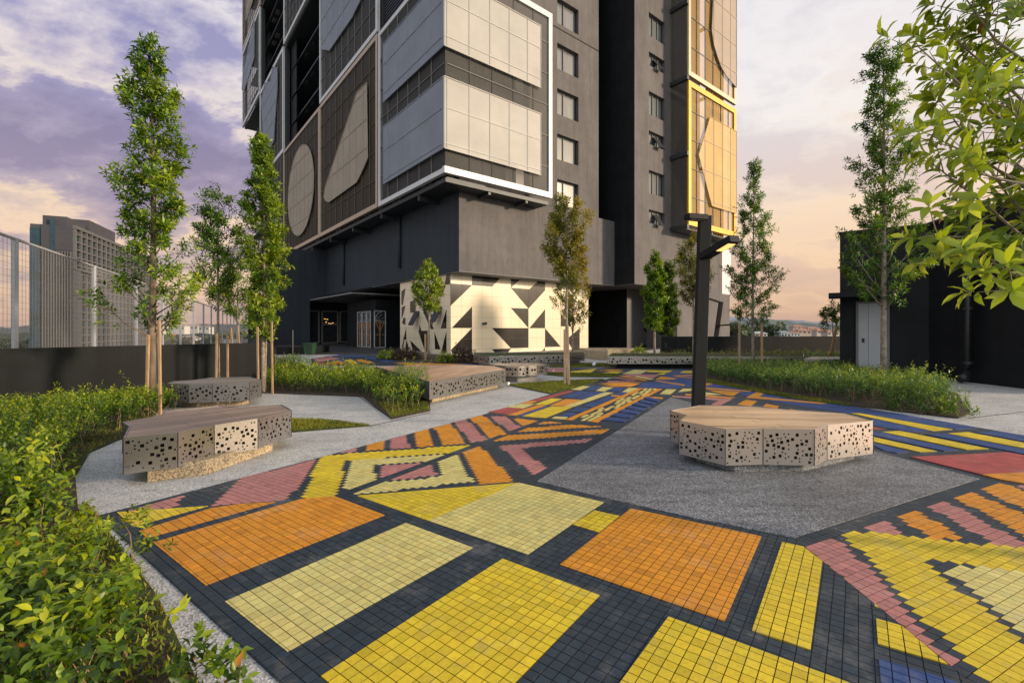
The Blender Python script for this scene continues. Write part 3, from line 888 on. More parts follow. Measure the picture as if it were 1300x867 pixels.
# body right face with its window column
rows = [9.25 + 2.86 * k for k in range(15)]
holes = [(7.25, 9.2, z, z + 1.62) for z in rows]
wallholes('wall', TM, Rd, nR, 0, 11.19, 9.0, TOP, holes, .3, M['plaster'], tower)
for k, h in enumerate(holes): window(TM, Rd, nR, *h, .3, tower, mull=(.38,))
bd = MB()
tbox(bd, .0, 11.19, .31, .4, 9, TOP)
bd.build('inner_wall', M['black'], tower)
gr = MB(); q0 = TW(5.8, -.006); 
for z in (20.35,): gr.prism([TW(6.9, -.03), TW(11.19, -.03), TW(11.19, .0), TW(6.9, .0)], z, z + .05)
gr.build('groove', M['black'], tower)
# upper podium
pm = MB(); tbox(pm, 0, 12.9, 0, 24, 4.5, 9.0); pm.build('podium', M['plaster'], tower)
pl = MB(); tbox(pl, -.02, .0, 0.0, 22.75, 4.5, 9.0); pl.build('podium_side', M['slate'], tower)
so = MB(); tbox(so, 0, 12.9, .0, 12, 4.47, 4.5); so.build('soffit', M['soffit'], tower)
# return wall left of the entrance
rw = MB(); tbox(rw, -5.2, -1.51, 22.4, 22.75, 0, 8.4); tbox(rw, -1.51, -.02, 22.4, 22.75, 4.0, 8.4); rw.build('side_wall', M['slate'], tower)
st = MB()
for p in [(350, 450.2), (398, 450.2)]: pass
a_, b_ = G(351, 449.8), G(398, 449.8)
st.prism([(a_[0], a_[1]), (b_[0], b_[1]), (b_[0] - .3, b_[1] + 3), (a_[0] - 1.5, a_[1] + 3)], 0, .42)  # added block, dark like the shadow and steps under the building
tag(st.build('shade_block', M['wall']), 'low dark block added as shade below the tall blank slate wall left of the entrance', 'planter')
# left body
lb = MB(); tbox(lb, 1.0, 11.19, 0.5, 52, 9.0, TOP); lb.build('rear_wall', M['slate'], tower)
# wing to the right
holes2 = []
for k in range(16):
    tall = k % 2 == 0
    zt = 12.35 + 2.76 * (k - 1) + .2
    holes2.append((1.62, 3.54, zt - (1.62 if not tall else .95), zt))
WP = TW(12.9, -1.7)
wallholes('wall', WP, Rd, nR, 0, 8.4, 4.5, TOP, holes2, .3, M['plaster'], tower)
for k, h in enumerate(holes2):
    sash = (h[0] + .75, h[0] + 1.35, h[2] - .15, h[3] - .2) if k % 2 == 0 else None
    window(WP, Rd, nR, *h, .3, tower, mull=(.38, .68), sash=sash)
wg = MB(); tbox(wg, 12.9, 21.3, -1.36, 18, 4.5, TOP); wg.build('inner_wall', M['black'], tower)
ws = MB(); tbox(ws, 12.87, 12.9, -1.7, 12, 4.5, TOP); ws.build('shaded_wing_side', M['black'], tower)  # unlit side of the wing, its shade put in as black paint
rb = MB(); tbox(rb, 11.19, 12.87, 6.5, 7, 9.0, TOP); tbox(rb, 11.15, 11.19, .005, 6.5, 9.0, TOP); rb.build('recess_wall', M['black'], tower)
wl = MB(); tbox(wl, 18.1, 24.9, -1.69, 14, 0, 4.5); tbox(wl, 21.3, 24.9, -1.69, 14, 4.5, 9.1); tbox(wl, 24.9, 27.2, -1.2, 12, 0, 4.4); wl.build('lower_wall', M['plaster'], tower)
wp = MB(); tbox(wp, 24.92, 27.2, -1.3, -1.2, 4.45, 8.3); wp.build('sky_white_panel', M['whiteframe'], tower)  # mesh panel; the sky's reflection is put in as white
ws2 = MB(); tbox(ws2, 12.9, 18.1, -1.7, 12, 4.46, 4.5); ws2.build('wing_soffit', M['plaster'], tower)
# dark recess under the wing
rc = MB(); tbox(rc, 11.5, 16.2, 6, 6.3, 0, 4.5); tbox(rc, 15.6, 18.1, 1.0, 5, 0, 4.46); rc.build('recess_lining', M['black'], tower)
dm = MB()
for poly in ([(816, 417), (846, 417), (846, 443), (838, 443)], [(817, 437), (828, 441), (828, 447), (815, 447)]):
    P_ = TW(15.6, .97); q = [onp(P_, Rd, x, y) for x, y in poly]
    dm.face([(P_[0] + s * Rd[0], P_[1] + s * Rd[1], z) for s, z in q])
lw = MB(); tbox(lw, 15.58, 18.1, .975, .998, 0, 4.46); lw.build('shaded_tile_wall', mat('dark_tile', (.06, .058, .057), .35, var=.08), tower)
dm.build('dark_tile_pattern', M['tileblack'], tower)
pb = MB(); tbox(pb, 15.0, 15.1, 5.93, 6.0, 1.2, 1.35); pb.build('door_knob', M['steel'], tower)

# ---- tiled corner wall under the podium
KP = TW(.188, 1.19)
tw_, th_, tz0 = .712, .615, .24
tiled = MB(); tbox(tiled, .188, 11.5, 1.19, 7.6, 0, 4.47); mural = tiled.build('tiled_wall', M['tilejoint'], tower)
tl = MB(); tb = MB()
def tilepoly(mb, P, d, n, poly, off, cw, ch, z0, gap=.009):
    """glossy tiles clipped to a figure drawn on the wall"""
    if area(poly) < 0: poly = poly[::-1]
    u0 = int(math.floor(min(p[0] for p in poly) / cw)); u1 = int(math.ceil(max(p[0] for p in poly) / cw))
    v0 = int(math.floor((min(p[1] for p in poly) - z0) / ch)); v1 = int(math.ceil((max(p[1] for p in poly) - z0) / ch))
    for i in range(u0, u1):
        for j in range(v0, v1):
            c = clip_half(poly, 1, 0, (i + 1) * cw - gap / 2)
            for h in ((-1, 0, -(i * cw + gap / 2)), (0, 1, z0 + (j + 1) * ch - gap / 2), (0, -1, -(z0 + j * ch + gap / 2))):
                if len(c) > 2: c = clip_half(c, *h)
            if len(c) < 3 or abs(area(c)) < 1e-4: continue
            tx = random.uniform(-.0011, .0011); ty = random.uniform(-.0011, .0011)
            cs_ = sum(p[0] for p in c) / len(c); cz = sum(p[1] for p in c) / len(c)
            mb.face([(P[0] + d[0] * s + n[0] * (off + tx * (s - cs_) * 3), P[1] + d[1] * s + n[1] * (off + tx * (s - cs_) * 3 + ty * (z - cz) * 3), z) for s, z in c])
W_ = 11.25
tilepoly(tl, KP, Rd, nR, [(0, 0), (W_, 0), (W_, 4.46), (0, 4.46)], .006, tw_, th_, tz0)
RT = [[(2, 7), (4.85, 7), (4, 6), (2, 6)], [(6, 7), (7, 7), (6, 6)], [(9.1, 7), (10, 7), (10, 6), (8.1, 6)], [(6, 6), (10, 6), (8, 4)],
      [(0, 6), (2, 6), (0, 4)], [(.1, 2), (2, 4), (2, 2)], [(0, 0), (2, 2), (2, -.4), (.3, -.4)], [(6, 4), (8, 4), (8, 2)], [(8.1, 2), (10, 4), (10, 2)],
      [(4, 2), (8, 2), (8, 0), (6, 0)], [(4, -.03), (6, -.03), (5.7, -.4), (4.3, -.4)], [(10, 2), (12, 0), (10, 0)], [(10, -.05), (9.6, -.4), (10, -.4)],
      [(11.3, 7), (12.6, 7), (12, 6)], [(12, 3.6), (13.4, 2.2), (12, 2.2)], [(14.6, 2), (14.6, -.4), (13.6, -.4), (12.8, .8)]]
for p in RT:
    tb = MB(); tilepoly(tb, KP, Rd, nR, [(c * tw_, min(4.46, tz0 + r * th_)) for c, r in p], .010, tw_, th_, tz0)
    tbo = tb.build('black_tiles', M['tileblack'], None); tbo.parent = mural
WL = 6.4
tilepoly(tl, KP, Ld, nL, [(0, 0), (WL, 0), (WL, 4.46), (0, 4.46)], .006, tw_, th_, tz0)
def LP(pts):   # figures read off the zoomed survey of the left face
    return [onp(KP, Ld, 500 + x / 5, 330 + y / 5) for x, y in pts]
for p in [[(48, 200), (75, 180), (58, 290), (48, 280)], [(50, 300), (75, 290), (60, 350), (50, 372)], [(104, 265), (140, 250), (140, 335), (104, 335)],
          [(105, 170), (135, 165), (135, 225)], [(187, 330), (215, 340), (255, 440), (235, 440)], [(298, 435), (335, 310), (335, 435)],
          [(155, 450), (215, 448), (215, 585), (200, 585)], [(258, 455), (297, 568), (262, 566)], [(300, 590), (335, 450), (335, 600)],
          [(105, 510), (180, 590), (120, 575)], [(60, 510), (80, 425), (80, 505)], [(52, 545), (62, 512), (68, 512), (56, 580)], [(80, 505), (100, 570), (72, 575)],
          [(335, 90), (357, 85), (357, 155), (320, 160)], [(285, 110), (330, 165), (300, 240), (285, 200)], [(52, 400), (62, 365), (76, 370), (74, 415)],
          [(232, 340), (258, 350), (245, 420)], [(162, 410), (180, 455), (160, 455)]]:
    tb = MB(); tilepoly(tb, KP, Ld, nL, [(s, max(.02, min(4.45, z))) for s, z in LP(p)], .010, tw_, th_, tz0)
    if tb.v: tbo = tb.build('black_tiles', M['tileblack'], None); tbo.parent = mural
tlo = tl.build('cream_tiles', M['tilewhite'], None); tlo.parent = mural
wd = MB()
for s, z in ((LP([(290, 385)])[0]), (LP([(150, 405)])[0])):
    Q = lambda s, z, o: (KP[0] + Ld[0] * s + nL[0] * o, KP[1] + Ld[1] * s + nL[1] * o, z)
    wd.hexa([Q(s - .3, z - .1, .45), Q(s + .3, z - .1, .45), Q(s + .3, z - .06, .5), Q(s - .3, z - .06, .5)], [Q(s - .3, z + .75, .02), Q(s + .3, z + .75, .02), Q(s + .3, z + .79, .06), Q(s - .3, z + .79, .06)])
wdo = wd.build('open_window', M['steel'], None); wdo.parent = mural
cam_ = MB(); s, z = onp(KP, Rd, 613, 411); Q = lambda s, z, o: (KP[0] + Rd[0] * s + nR[0] * o, KP[1] + Rd[1] * s + nR[1] * o, z)
cam_.tube([Q(s, z, .01), Q(s, z, .12), Q(s + .14, z + .02, .2)], [.07, .06, .09], 10); co = cam_.build('wall_light', M['steel'], None, smooth=True); co.parent = mural

# ---- entrance glazing
def glazed(P, d, n, s0, s1, z0, z1, nm, arch=False, fm='whiteframe', parent=None, door=False):
    w = .07 if arch else .12
    fr = MB(); Q = lambda s, z, o=0: (P[0] + d[0] * s + n[0] * o, P[1] + d[1] * s + n[1] * o, z)
    fr.bar(Q(s0, z0), Q(s0, z1), w); fr.bar(Q(s1, z0), Q(s1, z1), w); fr.bar(Q(s0, z1), Q(s1, z1), w); fr.bar(Q(s0, z0), Q(s1, z0), w)
    if arch:
        zs = z0 + (z1 - z0) * .72; fr.bar(Q(s0, zs), Q(s1, zs), w * .8)
        c = (s0 + s1) / 2; R = (s1 - s0) / 2
        pts = [Q(s0 + (s1 - s0) * (1 - math.cos(t)) , zs + (z1 - zs) * math.sin(t)) for t in [PI / 2 * k / 6 for k in range(7)]]
        for a, b in zip(pts, pts[1:]): fr.bar(a, b, w * .6)
        for t in (.35, .8, 1.2): fr.bar(Q(s0, zs), Q(s0 + (s1 - s0) * .93 * math.cos(t), zs + (z1 - zs) * .93 * math.sin(t)), w * .4)
    o = fr.build(nm, M[fm], parent)
    pm_ = MB(); pm_.face([Q(s0, z0, -.03), Q(s1, z0, -.03), Q(s1, z1, -.03), Q(s0, z1, -.03)]); p = pm_.build('pane', M['glassdark'], None); p.parent = o
    if arch:
        wb = MB(); m_ = (s0 + s1) / 2; zs = z0 + (z1 - z0) * .7
        wb.bar(Q(m_, z0, -.01), Q(m_, zs, -.01), .05); wb.bar(Q(s0, z0 + .95, -.01), Q(s1, z0 + .95, -.01), .04); wb.bar(Q(s0, z0 + 1.8, -.01), Q(s1, z0 + 1.8, -.01), .04)
        wb.bar(Q(m_, zs - .7, -.01), Q(s0 + .1, zs, -.01), .04); wb.bar(Q(m_, zs - .7, -.01), Q(s1 - .1, zs, -.01), .04)
        w2 = wb.build('inner_bars', mat('amber_wood', (.35, .16, .04), .5), None); w2.parent = o
    return o
ki = MB(); tbox(ki, .3, 8, 12.05, 18, 0, 3.6); kio = ki.build('entrance_kiosk', M['black'], tower)
KK = TW(.3, 12.05)
s0, _ = onp(KK, Rd, 475, 440); s1, _ = onp(KK, Rd, 489, 440)
KK2 = (KK[0] + nR[0] * .06, KK[1] + nR[1] * .06)
glazed(KK2, Rd, nR, s0, s1, .05, 2.75, 'arched_window', True, fm='archframe', parent=tower)
KK3 = (KK[0] + nL[0] * .06, KK[1] + nL[1] * .06)
for a, b in ((454, 459), (460, 465), (466, 470.5)):
    s0, _ = onp(KK3, Ld, b, 440); s1, _ = onp(KK3, Ld, a, 440); glazed(KK3, Ld, nL, s0, s1, .05, 2.75, 'arched_window', True, fm='archframe', parent=tower)
EG = TW(0, 24.3)
be = MB(); tbox(be, -6, 9, 24.4, 24.7, 0, 4.4); be.build('lobby_wall', M['black'], tower)
for a, b, z0, z1 in ((392.5, 405, .15, 3.1), (409, 429, 1.95, 3.1), (409, 429, .1, 1.85), (432, 452, .15, 3.1)):
    s0, _ = onp(EG, Rd, a, 440); s1, _ = onp(EG, Rd, b, 440); glazed(EG, Rd, nR, s0, s1, z0, z1, 'lobby_window', fm='mull', parent=tower)
for k, (x, y) in enumerate([(411.5, 405), (414.5, 405.5), (413, 409), (416.5, 410.5), (419, 411), (421.5, 410)]):
    s_, z_ = onp(EG, Rd, x, y); gl_ = MB(); gl_.bar((EG[0] + Rd[0] * s_ + nR[0] * .05, EG[1] + Rd[1] * s_ + nR[1] * .05, z_), (EG[0] + Rd[0] * (s_ + .12) + nR[0] * .05, EG[1] + Rd[1] * (s_ + .12) + nR[1] * .05, z_), .05)
    gl_.build('interior_light', M['glow'], tower)
ce = MB(); tbox(ce, -1.5, 9, 12, 24.4, 3.95, 4.05); ce.build('entrance_ceiling', M['soffit'], tower)
for px, y0, y1 in ((436, 311, 362), (507, 278, 340)):
    P_ = TW(-.12, 0); s, zt = onp(P_, Ld, px, y0); _, zb = onp(P_, Ld, px, y1)
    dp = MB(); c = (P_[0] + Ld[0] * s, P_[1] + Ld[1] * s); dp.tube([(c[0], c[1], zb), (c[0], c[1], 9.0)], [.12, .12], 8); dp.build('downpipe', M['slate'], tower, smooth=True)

# ---- screens
CP = TW(-1.5, -1.1)
def screen(P, d, n, s0, s1, z0, z1, fm, mm, shapes=(), sm='shapelight', fw=.2, vstep=1.3, hstep=1.9, mul='mull', post=True):
    Q = lambda s, z, o=0: (P[0] + d[0] * s + n[0] * o, P[1] + d[1] * s + n[1] * o, z)
    mb = MB(); mb.face([Q(s0, z0), Q(s1, z0), Q(s1, z1), Q(s0, z1)])
    o = mb.build('facade_screen', M[mm], tower)
    if fm:
        fr = MB(); h = fw / 2
        def fb(a, b, c, e):
            q = [Q(a, c, -.12), Q(b, c, -.12), Q(b, c, .1), Q(a, c, .1)]; fr.hexa(q, [(x, y, e) for x, y, _ in q])
        fb(s1 - fw, s1, z0, z1); a_ = s0 + fw if post else (s0 - .097 if d is Rd else s0 + .0)
        if post: fb(s0, s0 + fw, z0, z1)
        fb(a_, s1 - fw, z0, z0 + fw * 1.2); fb(a_, s1 - fw, z1 - fw * 1.2, z1)
        f = fr.build('screen_frame', M[fm], None, bevel=.01); f.parent = o
    ml = MB(); n1 = max(1, round((s1 - s0) / vstep))
    for k in range(1, n1):
        s = s0 + (s1 - s0) * k / n1; ml.bar(Q(s, z0 + .1, .03), Q(s, z1 - .1, .03), .045)
    n2 = max(1, round((z1 - z0) / hstep))
    for k in range(1, n2):
        z = z0 + (z1 - z0) * k / n2; ml.bar(Q(s0 + .1, z, .026), Q(s1 - .1, z, .026), .04)
    b_ = ml.build('mullion', M[mul], None); b_.parent = o
    for sh in shapes:
        s_ = MB()
        if area(sh) < 0: sh = sh[::-1]
        s_.face([Q(s, z, .16) for s, z in sh])
        for i in range(len(sh)):
            a = sh[i]; b = sh[(i + 1) % len(sh)]
            s_.bar(Q(a[0], a[1], .17), Q(b[0], b[1], .17), .05)
        so_ = s_.build('pattern_sheet', M[sm], None); so_.parent = o
        rbm = MB(); xs = [p[0] for p in sh]; zs = [p[1] for p in sh]
        step = 1.3 if vstep > 1 else vstep; k = 0; x = math.ceil(min(xs) / step) * step
        while x < max(xs):
            c = clip_half(clip_half(list(sh), 1, 0, x + .02), -1, 0, -(x - .02)) 
            if len(c) > 2:
                zz_ = [p[1] for p in c]; rbm.bar(Q(x, min(zz_), .17), Q(x, max(zz_), .17), .035)
            x += step
        z = math.ceil(min(zs) / hstep) * hstep
        while z < max(zs):
            c = clip_half(clip_half(list(sh), 0, 1, z + .02), 0, -1, -(z - .02))
            if len(c) > 2:
                ss_ = [p[0] for p in c]; rbm.bar(Q(min(ss_), z, .172), Q(max(ss_), z, .172), .03)
            z += hstep
        if rbm.v:
            r_ = rbm.build('sheet_rib', M[{'shapetan': 'sheetrib_tan', 'shapegold': 'sheetrib_tan', 'shapebrown': 'rib_brown', 'shapeblueshade': 'rib_blueshade'}.get(sm, 'sheetrib')], None); r_.parent = o
    return o
def LS(pts): return [onp(CP, Ld, x, y) for x, y in pts]
L1, L2, L3, L4, L5 = 9.09, 19.95, 31.2, 42.2, 53.5
rect = lambda a, b, c, e: [(a, c), (b, c), (b, e), (a, e)]
# corner box: right face and left face
screen(CP, Rd, nR, 0, 7.2, L1, L2, 'whiteframe', 'meshgrey', [rect(-.16, 6.23, 10.25, 13.75), rect(-.16, 6.23, 15.25, 18.8)], 'shapelight', .28, 1.35, 1.75, post=False)
screen(CP, Ld, nL, 0, 8.05, L1, L2, 'whiteframe', 'meshgrey', [rect(-.1, 7.09, 10.25, 13.75), rect(-.1, 7.09, 15.25, 18.8)], 'shapeblueshade', .22, 1.35, 1.75, post=False)
screen(CP, Ld, nL, 8.25, 20.4, L1, L2 + .1, 'tanframe', 'meshbrown', [LS([(468.6, 106.6), (470, 202), (462, 220), (456, 232), (420, 257.5), (415.8, 255), (414, 250), (415.5, 238), (456, 119)])], 'shapebrown', .25, mul='mullb')
screen(CP, Ld, nL, 8.25, 20.4, L2 + .25, L3, 'whiteframe', 'meshgrey', [LS([(411, -70), (410.7, 63.7), (421, 65.5), (450, 24), (462, 0), (466, -60)])], 'shapeblueshade', .25)
e0, e1 = onp(CP, Ld, 368, 240), onp(CP, Ld, 401, 240); ec = (e0[0] + e1[0]) / 2; ea = abs(e0[0] - e1[0]) / 2
et = onp(CP, Ld, 387, 183)[1]; eb = onp(CP, Ld, 382, 299.5)[1]
screen(CP, Ld, nL, 20.5, 33.0, L1, L2 + .1, 'tanframe', 'meshbrown', [[(ec + ea * math.cos(t), (et + eb) / 2 + (et - eb) / 2 * math.sin(t)) for t in [2 * PI * k / 36 for k in range(36)]]], 'shapebrown', .25, mul='mullb')
screen(CP, Ld, nL, 20.5, 33.0, L3, L4, 'whiteframe', 'meshgrey', [rect(23, 30, 34, 40)], 'shapeblueshade', .3)
screen(CP, Ld, nL, 33.2, 45.5, L1, L2, None, 'meshgrey', [LS([(350, 243), (357, 270), (351, 300), (346, 300), (344, 262)])], 'shapeblueshade', .2)
screen(CP, Ld, nL, 33.2, 45.5, L2 + .1, L3, 'whiteframe', 'meshgrey', [LS([(348, 85.6), (354, 87), (354.5, 110), (351, 160), (350, 179), (345, 190), (336, 171), (333.5, 129), (338, 106.6), (345, 104)])], 'shapeblueshade', .35)
screen(CP, Ld, nL, 45.7, 58.5, L3, L4, 'whiteframe', 'meshgrey', [LS([(323.6, 26.6), (325, 31), (324.7, 74), (311.4, 118), (308.6, 114), (311.4, 87.6)])], 'shapeblueshade', .4)
screen(CP, Ld, nL, 45.7, 58.5, L4 + .2, L5, 'tanframe', 'meshbrown', [rect(48, 55, 45, 52)], 'shapebrown', .4, mul='mullb')
screen(CP, Ld, nL, 0, 8.05, L3, L4, 'whiteframe', 'meshgrey', [rect(1, 7, 33, 40)], 'shapeblueshade', .25)
screen(CP, Ld, nL, 8.25, 20.4, L4, L5, 'tanframe', 'meshbrown', [rect(11, 17, 44, 50)], 'shapebrown', .25)
screen(CP, Rd, nR, 0, 7.2, L3, L4, 'whiteframe', 'meshgrey', [rect(1, 6, 33, 40)], 'shapelight', .28)
# right hand screens on brackets
GP = TW(12.9, -3.0)
def GS(pts): return [onp(GP, Rd, x, y) for x, y in pts]
screen(GP, Rd, nR, 4.40, 11.5, 8.85, 19.2, 'goldframe', 'meshgold', [GS([(899, 149.6), (932, 168), (932, 271.4), (901, 262), (884.3, 197.6)])], 'shapegold', .34, 1.1, 2.2, mul='mull')
screen(GP, Rd, nR, 4.40, 11.5, 19.55, 30.4, 'tanframe', 'meshgold', [GS([(902.3, -45), (902.8, 0), (901, 40.6), (904, 60), (908.3, 73.9), (913, 87), (919.4, 97.9), (932.3, 112.6), (932.3, -60)])], 'shapetan', .3, 1.1, 2.2, mul='mull')
screen(GP, Rd, nR, 4.40, 11.5, 30.7, 41.4, 'tanframe', 'meshgold', [], 'shapetan', .3, 1.1, 2.2)
fn = MB()
for k in range(8):
    a = 21.6 + k * .36; tbox(fn, a, a + .06, -2.2, -2.0, 8.9, 42)
fn.build('vertical_fins', M['goldframe'], tower)
bk = MB()
for z in (8.6, 13.8, 19.2, 24.6, 30.3, 36):
    bk = MB()
    tbox(bk, 17.1, 17.35, -3.1, -1.7, z, z + .28); tbox(bk, 17.3, 24.3, -2.9, -1.75, z - .02, z + .06) if z in (8.6,) else None
    bk.build('bracket', M['steel'], tower)
    bk = MB(); tbox(bk, 20.8, 21.0, -2.95, -1.7, z, z + .2); bk.build('bracket', M['steel'], tower)
sb = MB(); tbox(sb, 17.25, 17.3, -2.95, -1.72, 8.9, 42); so_ = sb.build('side_mesh', M['meshgrey'], tower)
# steel decks behind the left screens
dk = MB()
for z in (8.75, 19.9, 31.0, 42.0):
    b1 = 7.0 if z < 9 else 57
    tbox(dk, -1.35, 1.0, -1.0 if z != 8.75 else -1.0, 32 if z < 9 else (44.3 if z < 20 else 57), z, z + .22)
for k in range(6):
    b = 2 + k * 5.1; tbox(dk, -1.3, 1.0, b, b + .18, 8.45, 8.75)
tbox(dk, -1.45, 7.0 - 1.5, -1.05, -.02, 8.7, 8.9)
for k in range(2): tbox(dk, 1.2 + k * 2.6, 1.35 + k * 2.6, -1.0, -.01, 8.55, 8.7)
for z in [9 + 2.86 * k for k in range(1, 15)]:
    if abs(z - 20) > 1: tbox(dk, -.6, 1.0, 0, 57, z, z + .14)
for b in (7.1, 19.35, 31.9, 44.4, 57.0): tbox(dk, -1.3, -1.0, b - .15, b + .15, 9.0 if b < 40 else (19.9 if b < 50 else 31), TOP - 1)
tbox(dk, -.2, 1.2, 46, 47.2, 9, 42)
dk.build('steel_deck', M['steel'], tower)
# open bays: windows, condensers, louvres
BL = TW(.99, 0)
for zb in [20.6 + 2.86 * k for k in range(8)]:
    for s in (19.8, 21.9, 33.5, 35.5, 38.0):
        window(BL, Ld, nL, s, s + 1.6, zb, zb + 1.7, .02, tower, mull=(.5,), pane='glassdark')
for zb in [9.6 + 2.86 * k for k in range(4)]:
    for s in (2.0, 4.6, 9.0, 11.5, 14.5, 17.0, 21.5, 24.5, 28):
        window(BL, Ld, nL, s, s + 1.7, zb, zb + 1.6, .02, tower, mull=(.5,))
for zb in [9.6 + 2.86 * k for k in range(5)]:
    for s in (.7, 3.0):
        window((TM[0] + nR[0] * .01, TM[1] + nR[1] * .01), Rd, nR, s, s + 1.6, zb, zb + 1.6, .02, tower, mull=(.5,))
cdn = MB()
for zb in [20.3 + 2.86 * k for k in range(8)]:
    for s in (25.5, 27.6, 41, 43):
        c = tower
        cb = MB(); tbox(cb, -.3, .1, s, s + .95, zb, zb + .75); cb.tube([(*TW(-.31, s + .38), zb + .37), (*TW(-.33, s + .38), zb + .37)], [.28, .28], 14)
        cb.build('condenser', M['steel'] if (s * 3) % 2 < 1 else M['mull'], tower)
    for a0, a1, b0, b1 in ((-1.2, -1.12, 1.75, 6.95), (-.9, -.82, 29.5, 31.6)):
        lv = MB()
        for k in range(13):
            z = zb - .3 + k * .2; tbox(lv, a0, a1, b0, b1, z, z + .09)
        lv.build('louvre', M['steel'], tower)

# ================================================================ BENCHES
def perfplate(p, q, z0, z1, u, dens, mb, liner_off=.0):
    """thin metal sheet with square perforations cut right through"""
    L = math.hypot(q[0] - p[0], q[1] - p[1]); nx = max(3, int(round(L / u))); nz = max(4, int(round((z1 - z0) / u)))
    occ = np.zeros((nx, nz), int)
    for size, cnt in ((2, dens), (1, dens * 2.2)):
        for _ in range(int(nx * nz * cnt)):
            i = random.randint(1, max(1, nx - size - 1)); j = random.randint(1, max(1, nz - size - 2))
            a = occ[max(0, i - 1):i + size + 1, max(0, j - 1):j + size + 1]
            if a.any() or i + size > nx - 1 or j + size > nz - 1: continue
            occ[i:i + size, j:j + size] = 1
    X = lambda i, j: (p[0] + (q[0] - p[0]) * i / nx, p[1] + (q[1] - p[1]) * i / nx, z0 + (z1 - z0) * j / nz)
    dx, dy = (q[0] - p[0]) / L, (q[1] - p[1]) / L; nrm = (-dy * .006, dx * .006)
    for i in range(nx):
        j = 0
        while j < nz:
            if occ[i, j]: 
                # reveal of the cut
                for (a, b) in (((i, j), (i + 1, j)), ((i, j + 1), (i + 1, j + 1)), ((i, j), (i, j + 1)), ((i + 1, j), (i + 1, j + 1))):
                    A_ = X(*a); B_ = X(*b)
                    mid_out = {((i, j), (i + 1, j)): (i, j - 1), ((i, j + 1), (i + 1, j + 1)): (i, j + 1), ((i, j), (i, j + 1)): (i - 1, j), ((i + 1, j), (i + 1, j + 1)): (i + 1, j)}[(a, b)]
                    if occ[mid_out]: continue
                    mb.face([A_, B_, (B_[0] + nrm[0], B_[1] + nrm[1], B_[2]), (A_[0] + nrm[0], A_[1] + nrm[1], A_[2])])
                j += 1; continue
            j2 = j
            while j2 < nz and not occ[i, j2]: j2 += 1
            mb.face([X(i, j), X(i + 1, j), X(i + 1, j2), X(i, j2)]); j = j2

def inset(poly, d):
    n = len(poly); out = []
    s = 1 if area(poly) > 0 else -1
    for i in range(n):
        a = Vector(poly[i - 1]); b = Vector(poly[i]); c = Vector(poly[(i + 1) % n])
        e1 = (b - a).normalized(); e2 = (c - b).normalized()
        n1 = Vector((-e1.y, e1.x)) * s; n2 = Vector((-e2.y, e2.x)) * s
        m = (n1 + n2); m = m / max(.35, m.length_squared) * 2 if m.length > .1 else n1
        v = b + m * d
        out.append((v.x, v.y))
    return out

def bench(name, label, px, zt=.44, zb=.10, ang=0, plank=.14, u=.0145, dens=.045, wc=(.46, .33, .21), pm='plate', base='pebble', binset=.16, perf=None, basepx=None, planter=False, cat='bench'):
    P = [G(x, y, zt) for x, y in px]
    if area(P) < 0: P = P[::-1]
    cx = sum(p[0] for p in P) / len(P); cy = sum(p[1] for p in P) / len(P)
    t = thing(name, label, cat, (cx, cy, 0), 'faceted benches with perforated metal sides')
    for i in range(len(P)):
        mb = MB(); perfplate(P[i], P[(i + 1) % len(P)], zb, zt, u, dens, mb); o = mb.build('side_plate', M[pm], t)
    sm_ = MB()
    for p in P: sm_.bar((p[0], p[1], zb), (p[0], p[1], zt - .002), .006)
    sm_.build('corner_seam', M['steel'], t)
    rim = MB()
    I1 = inset(P, .012)
    for i in range(len(P)):
        j = (i + 1) % len(P)
        rim.face([(*P[i], zt), (*P[j], zt), (*I1[j], zt), (*I1[i], zt)]); rim.face([(*I1[i], zt), (*I1[j], zt), (*I1[j], zt - .03), (*I1[i], zt - .03)])
    rim.build('rim', M[pm], t)
    ln = MB(); ln.prism(inset(P, .05), zb + .03, zt - .05); ln.build('inner_box', M['liner'], t)
    B = inset(P, binset)
    if basepx: B = [G(x, y) for x, y in basepx]
    bs = MB(); bs.prism(B, .0, zb + .03); bs.build('plinth', M[base], t, bevel=.006)
    if not planter:
        D = inset(P, .014); ca, sa = math.cos(ang), math.sin(ang); mb = MB()
        vs = [-x * sa + y * ca for x, y in D]; v = min(vs) - random.uniform(0, plank)
        while v < max(vs):
            c = clip_half(D, sa, -ca, -(v + .004)) ; c = clip_half(c, -sa, ca, v + plank - .0) if len(c) > 2 else c
            if len(c) > 2 and abs(area(c)) > 1e-4:
                k = random.uniform(.82, 1.12); z = zt - .004 + random.uniform(-.0015, .0015)
                us = [x * ca + y * sa for x, y in c]; cut = min(us) + (max(us) - min(us)) * random.uniform(.25, .75)
                for part in (clip_half(c, ca, sa, cut - .002), clip_half(c, -ca, -sa, -(cut + .002))):
                    if len(part) > 2:
                        k2 = k * random.uniform(.9, 1.1); mb.face([(x, y, z) for x, y in part], (k2, k2 * .99, k2 * .97))
            v += plank
        mb.build('deck_boards', wood(name + '_wood', wc, ang), t, color=True)
        sub = MB(); sub.prism(inset(P, .015), zt - .04, zt - .012); sub.build('deck_gap', M['liner'], t)
    else:
        sub = MB(); sub.prism(inset(P, .015), zt - .04, zt - .015); sub.build('planting_soil', M['turf'], t)
    return t, P

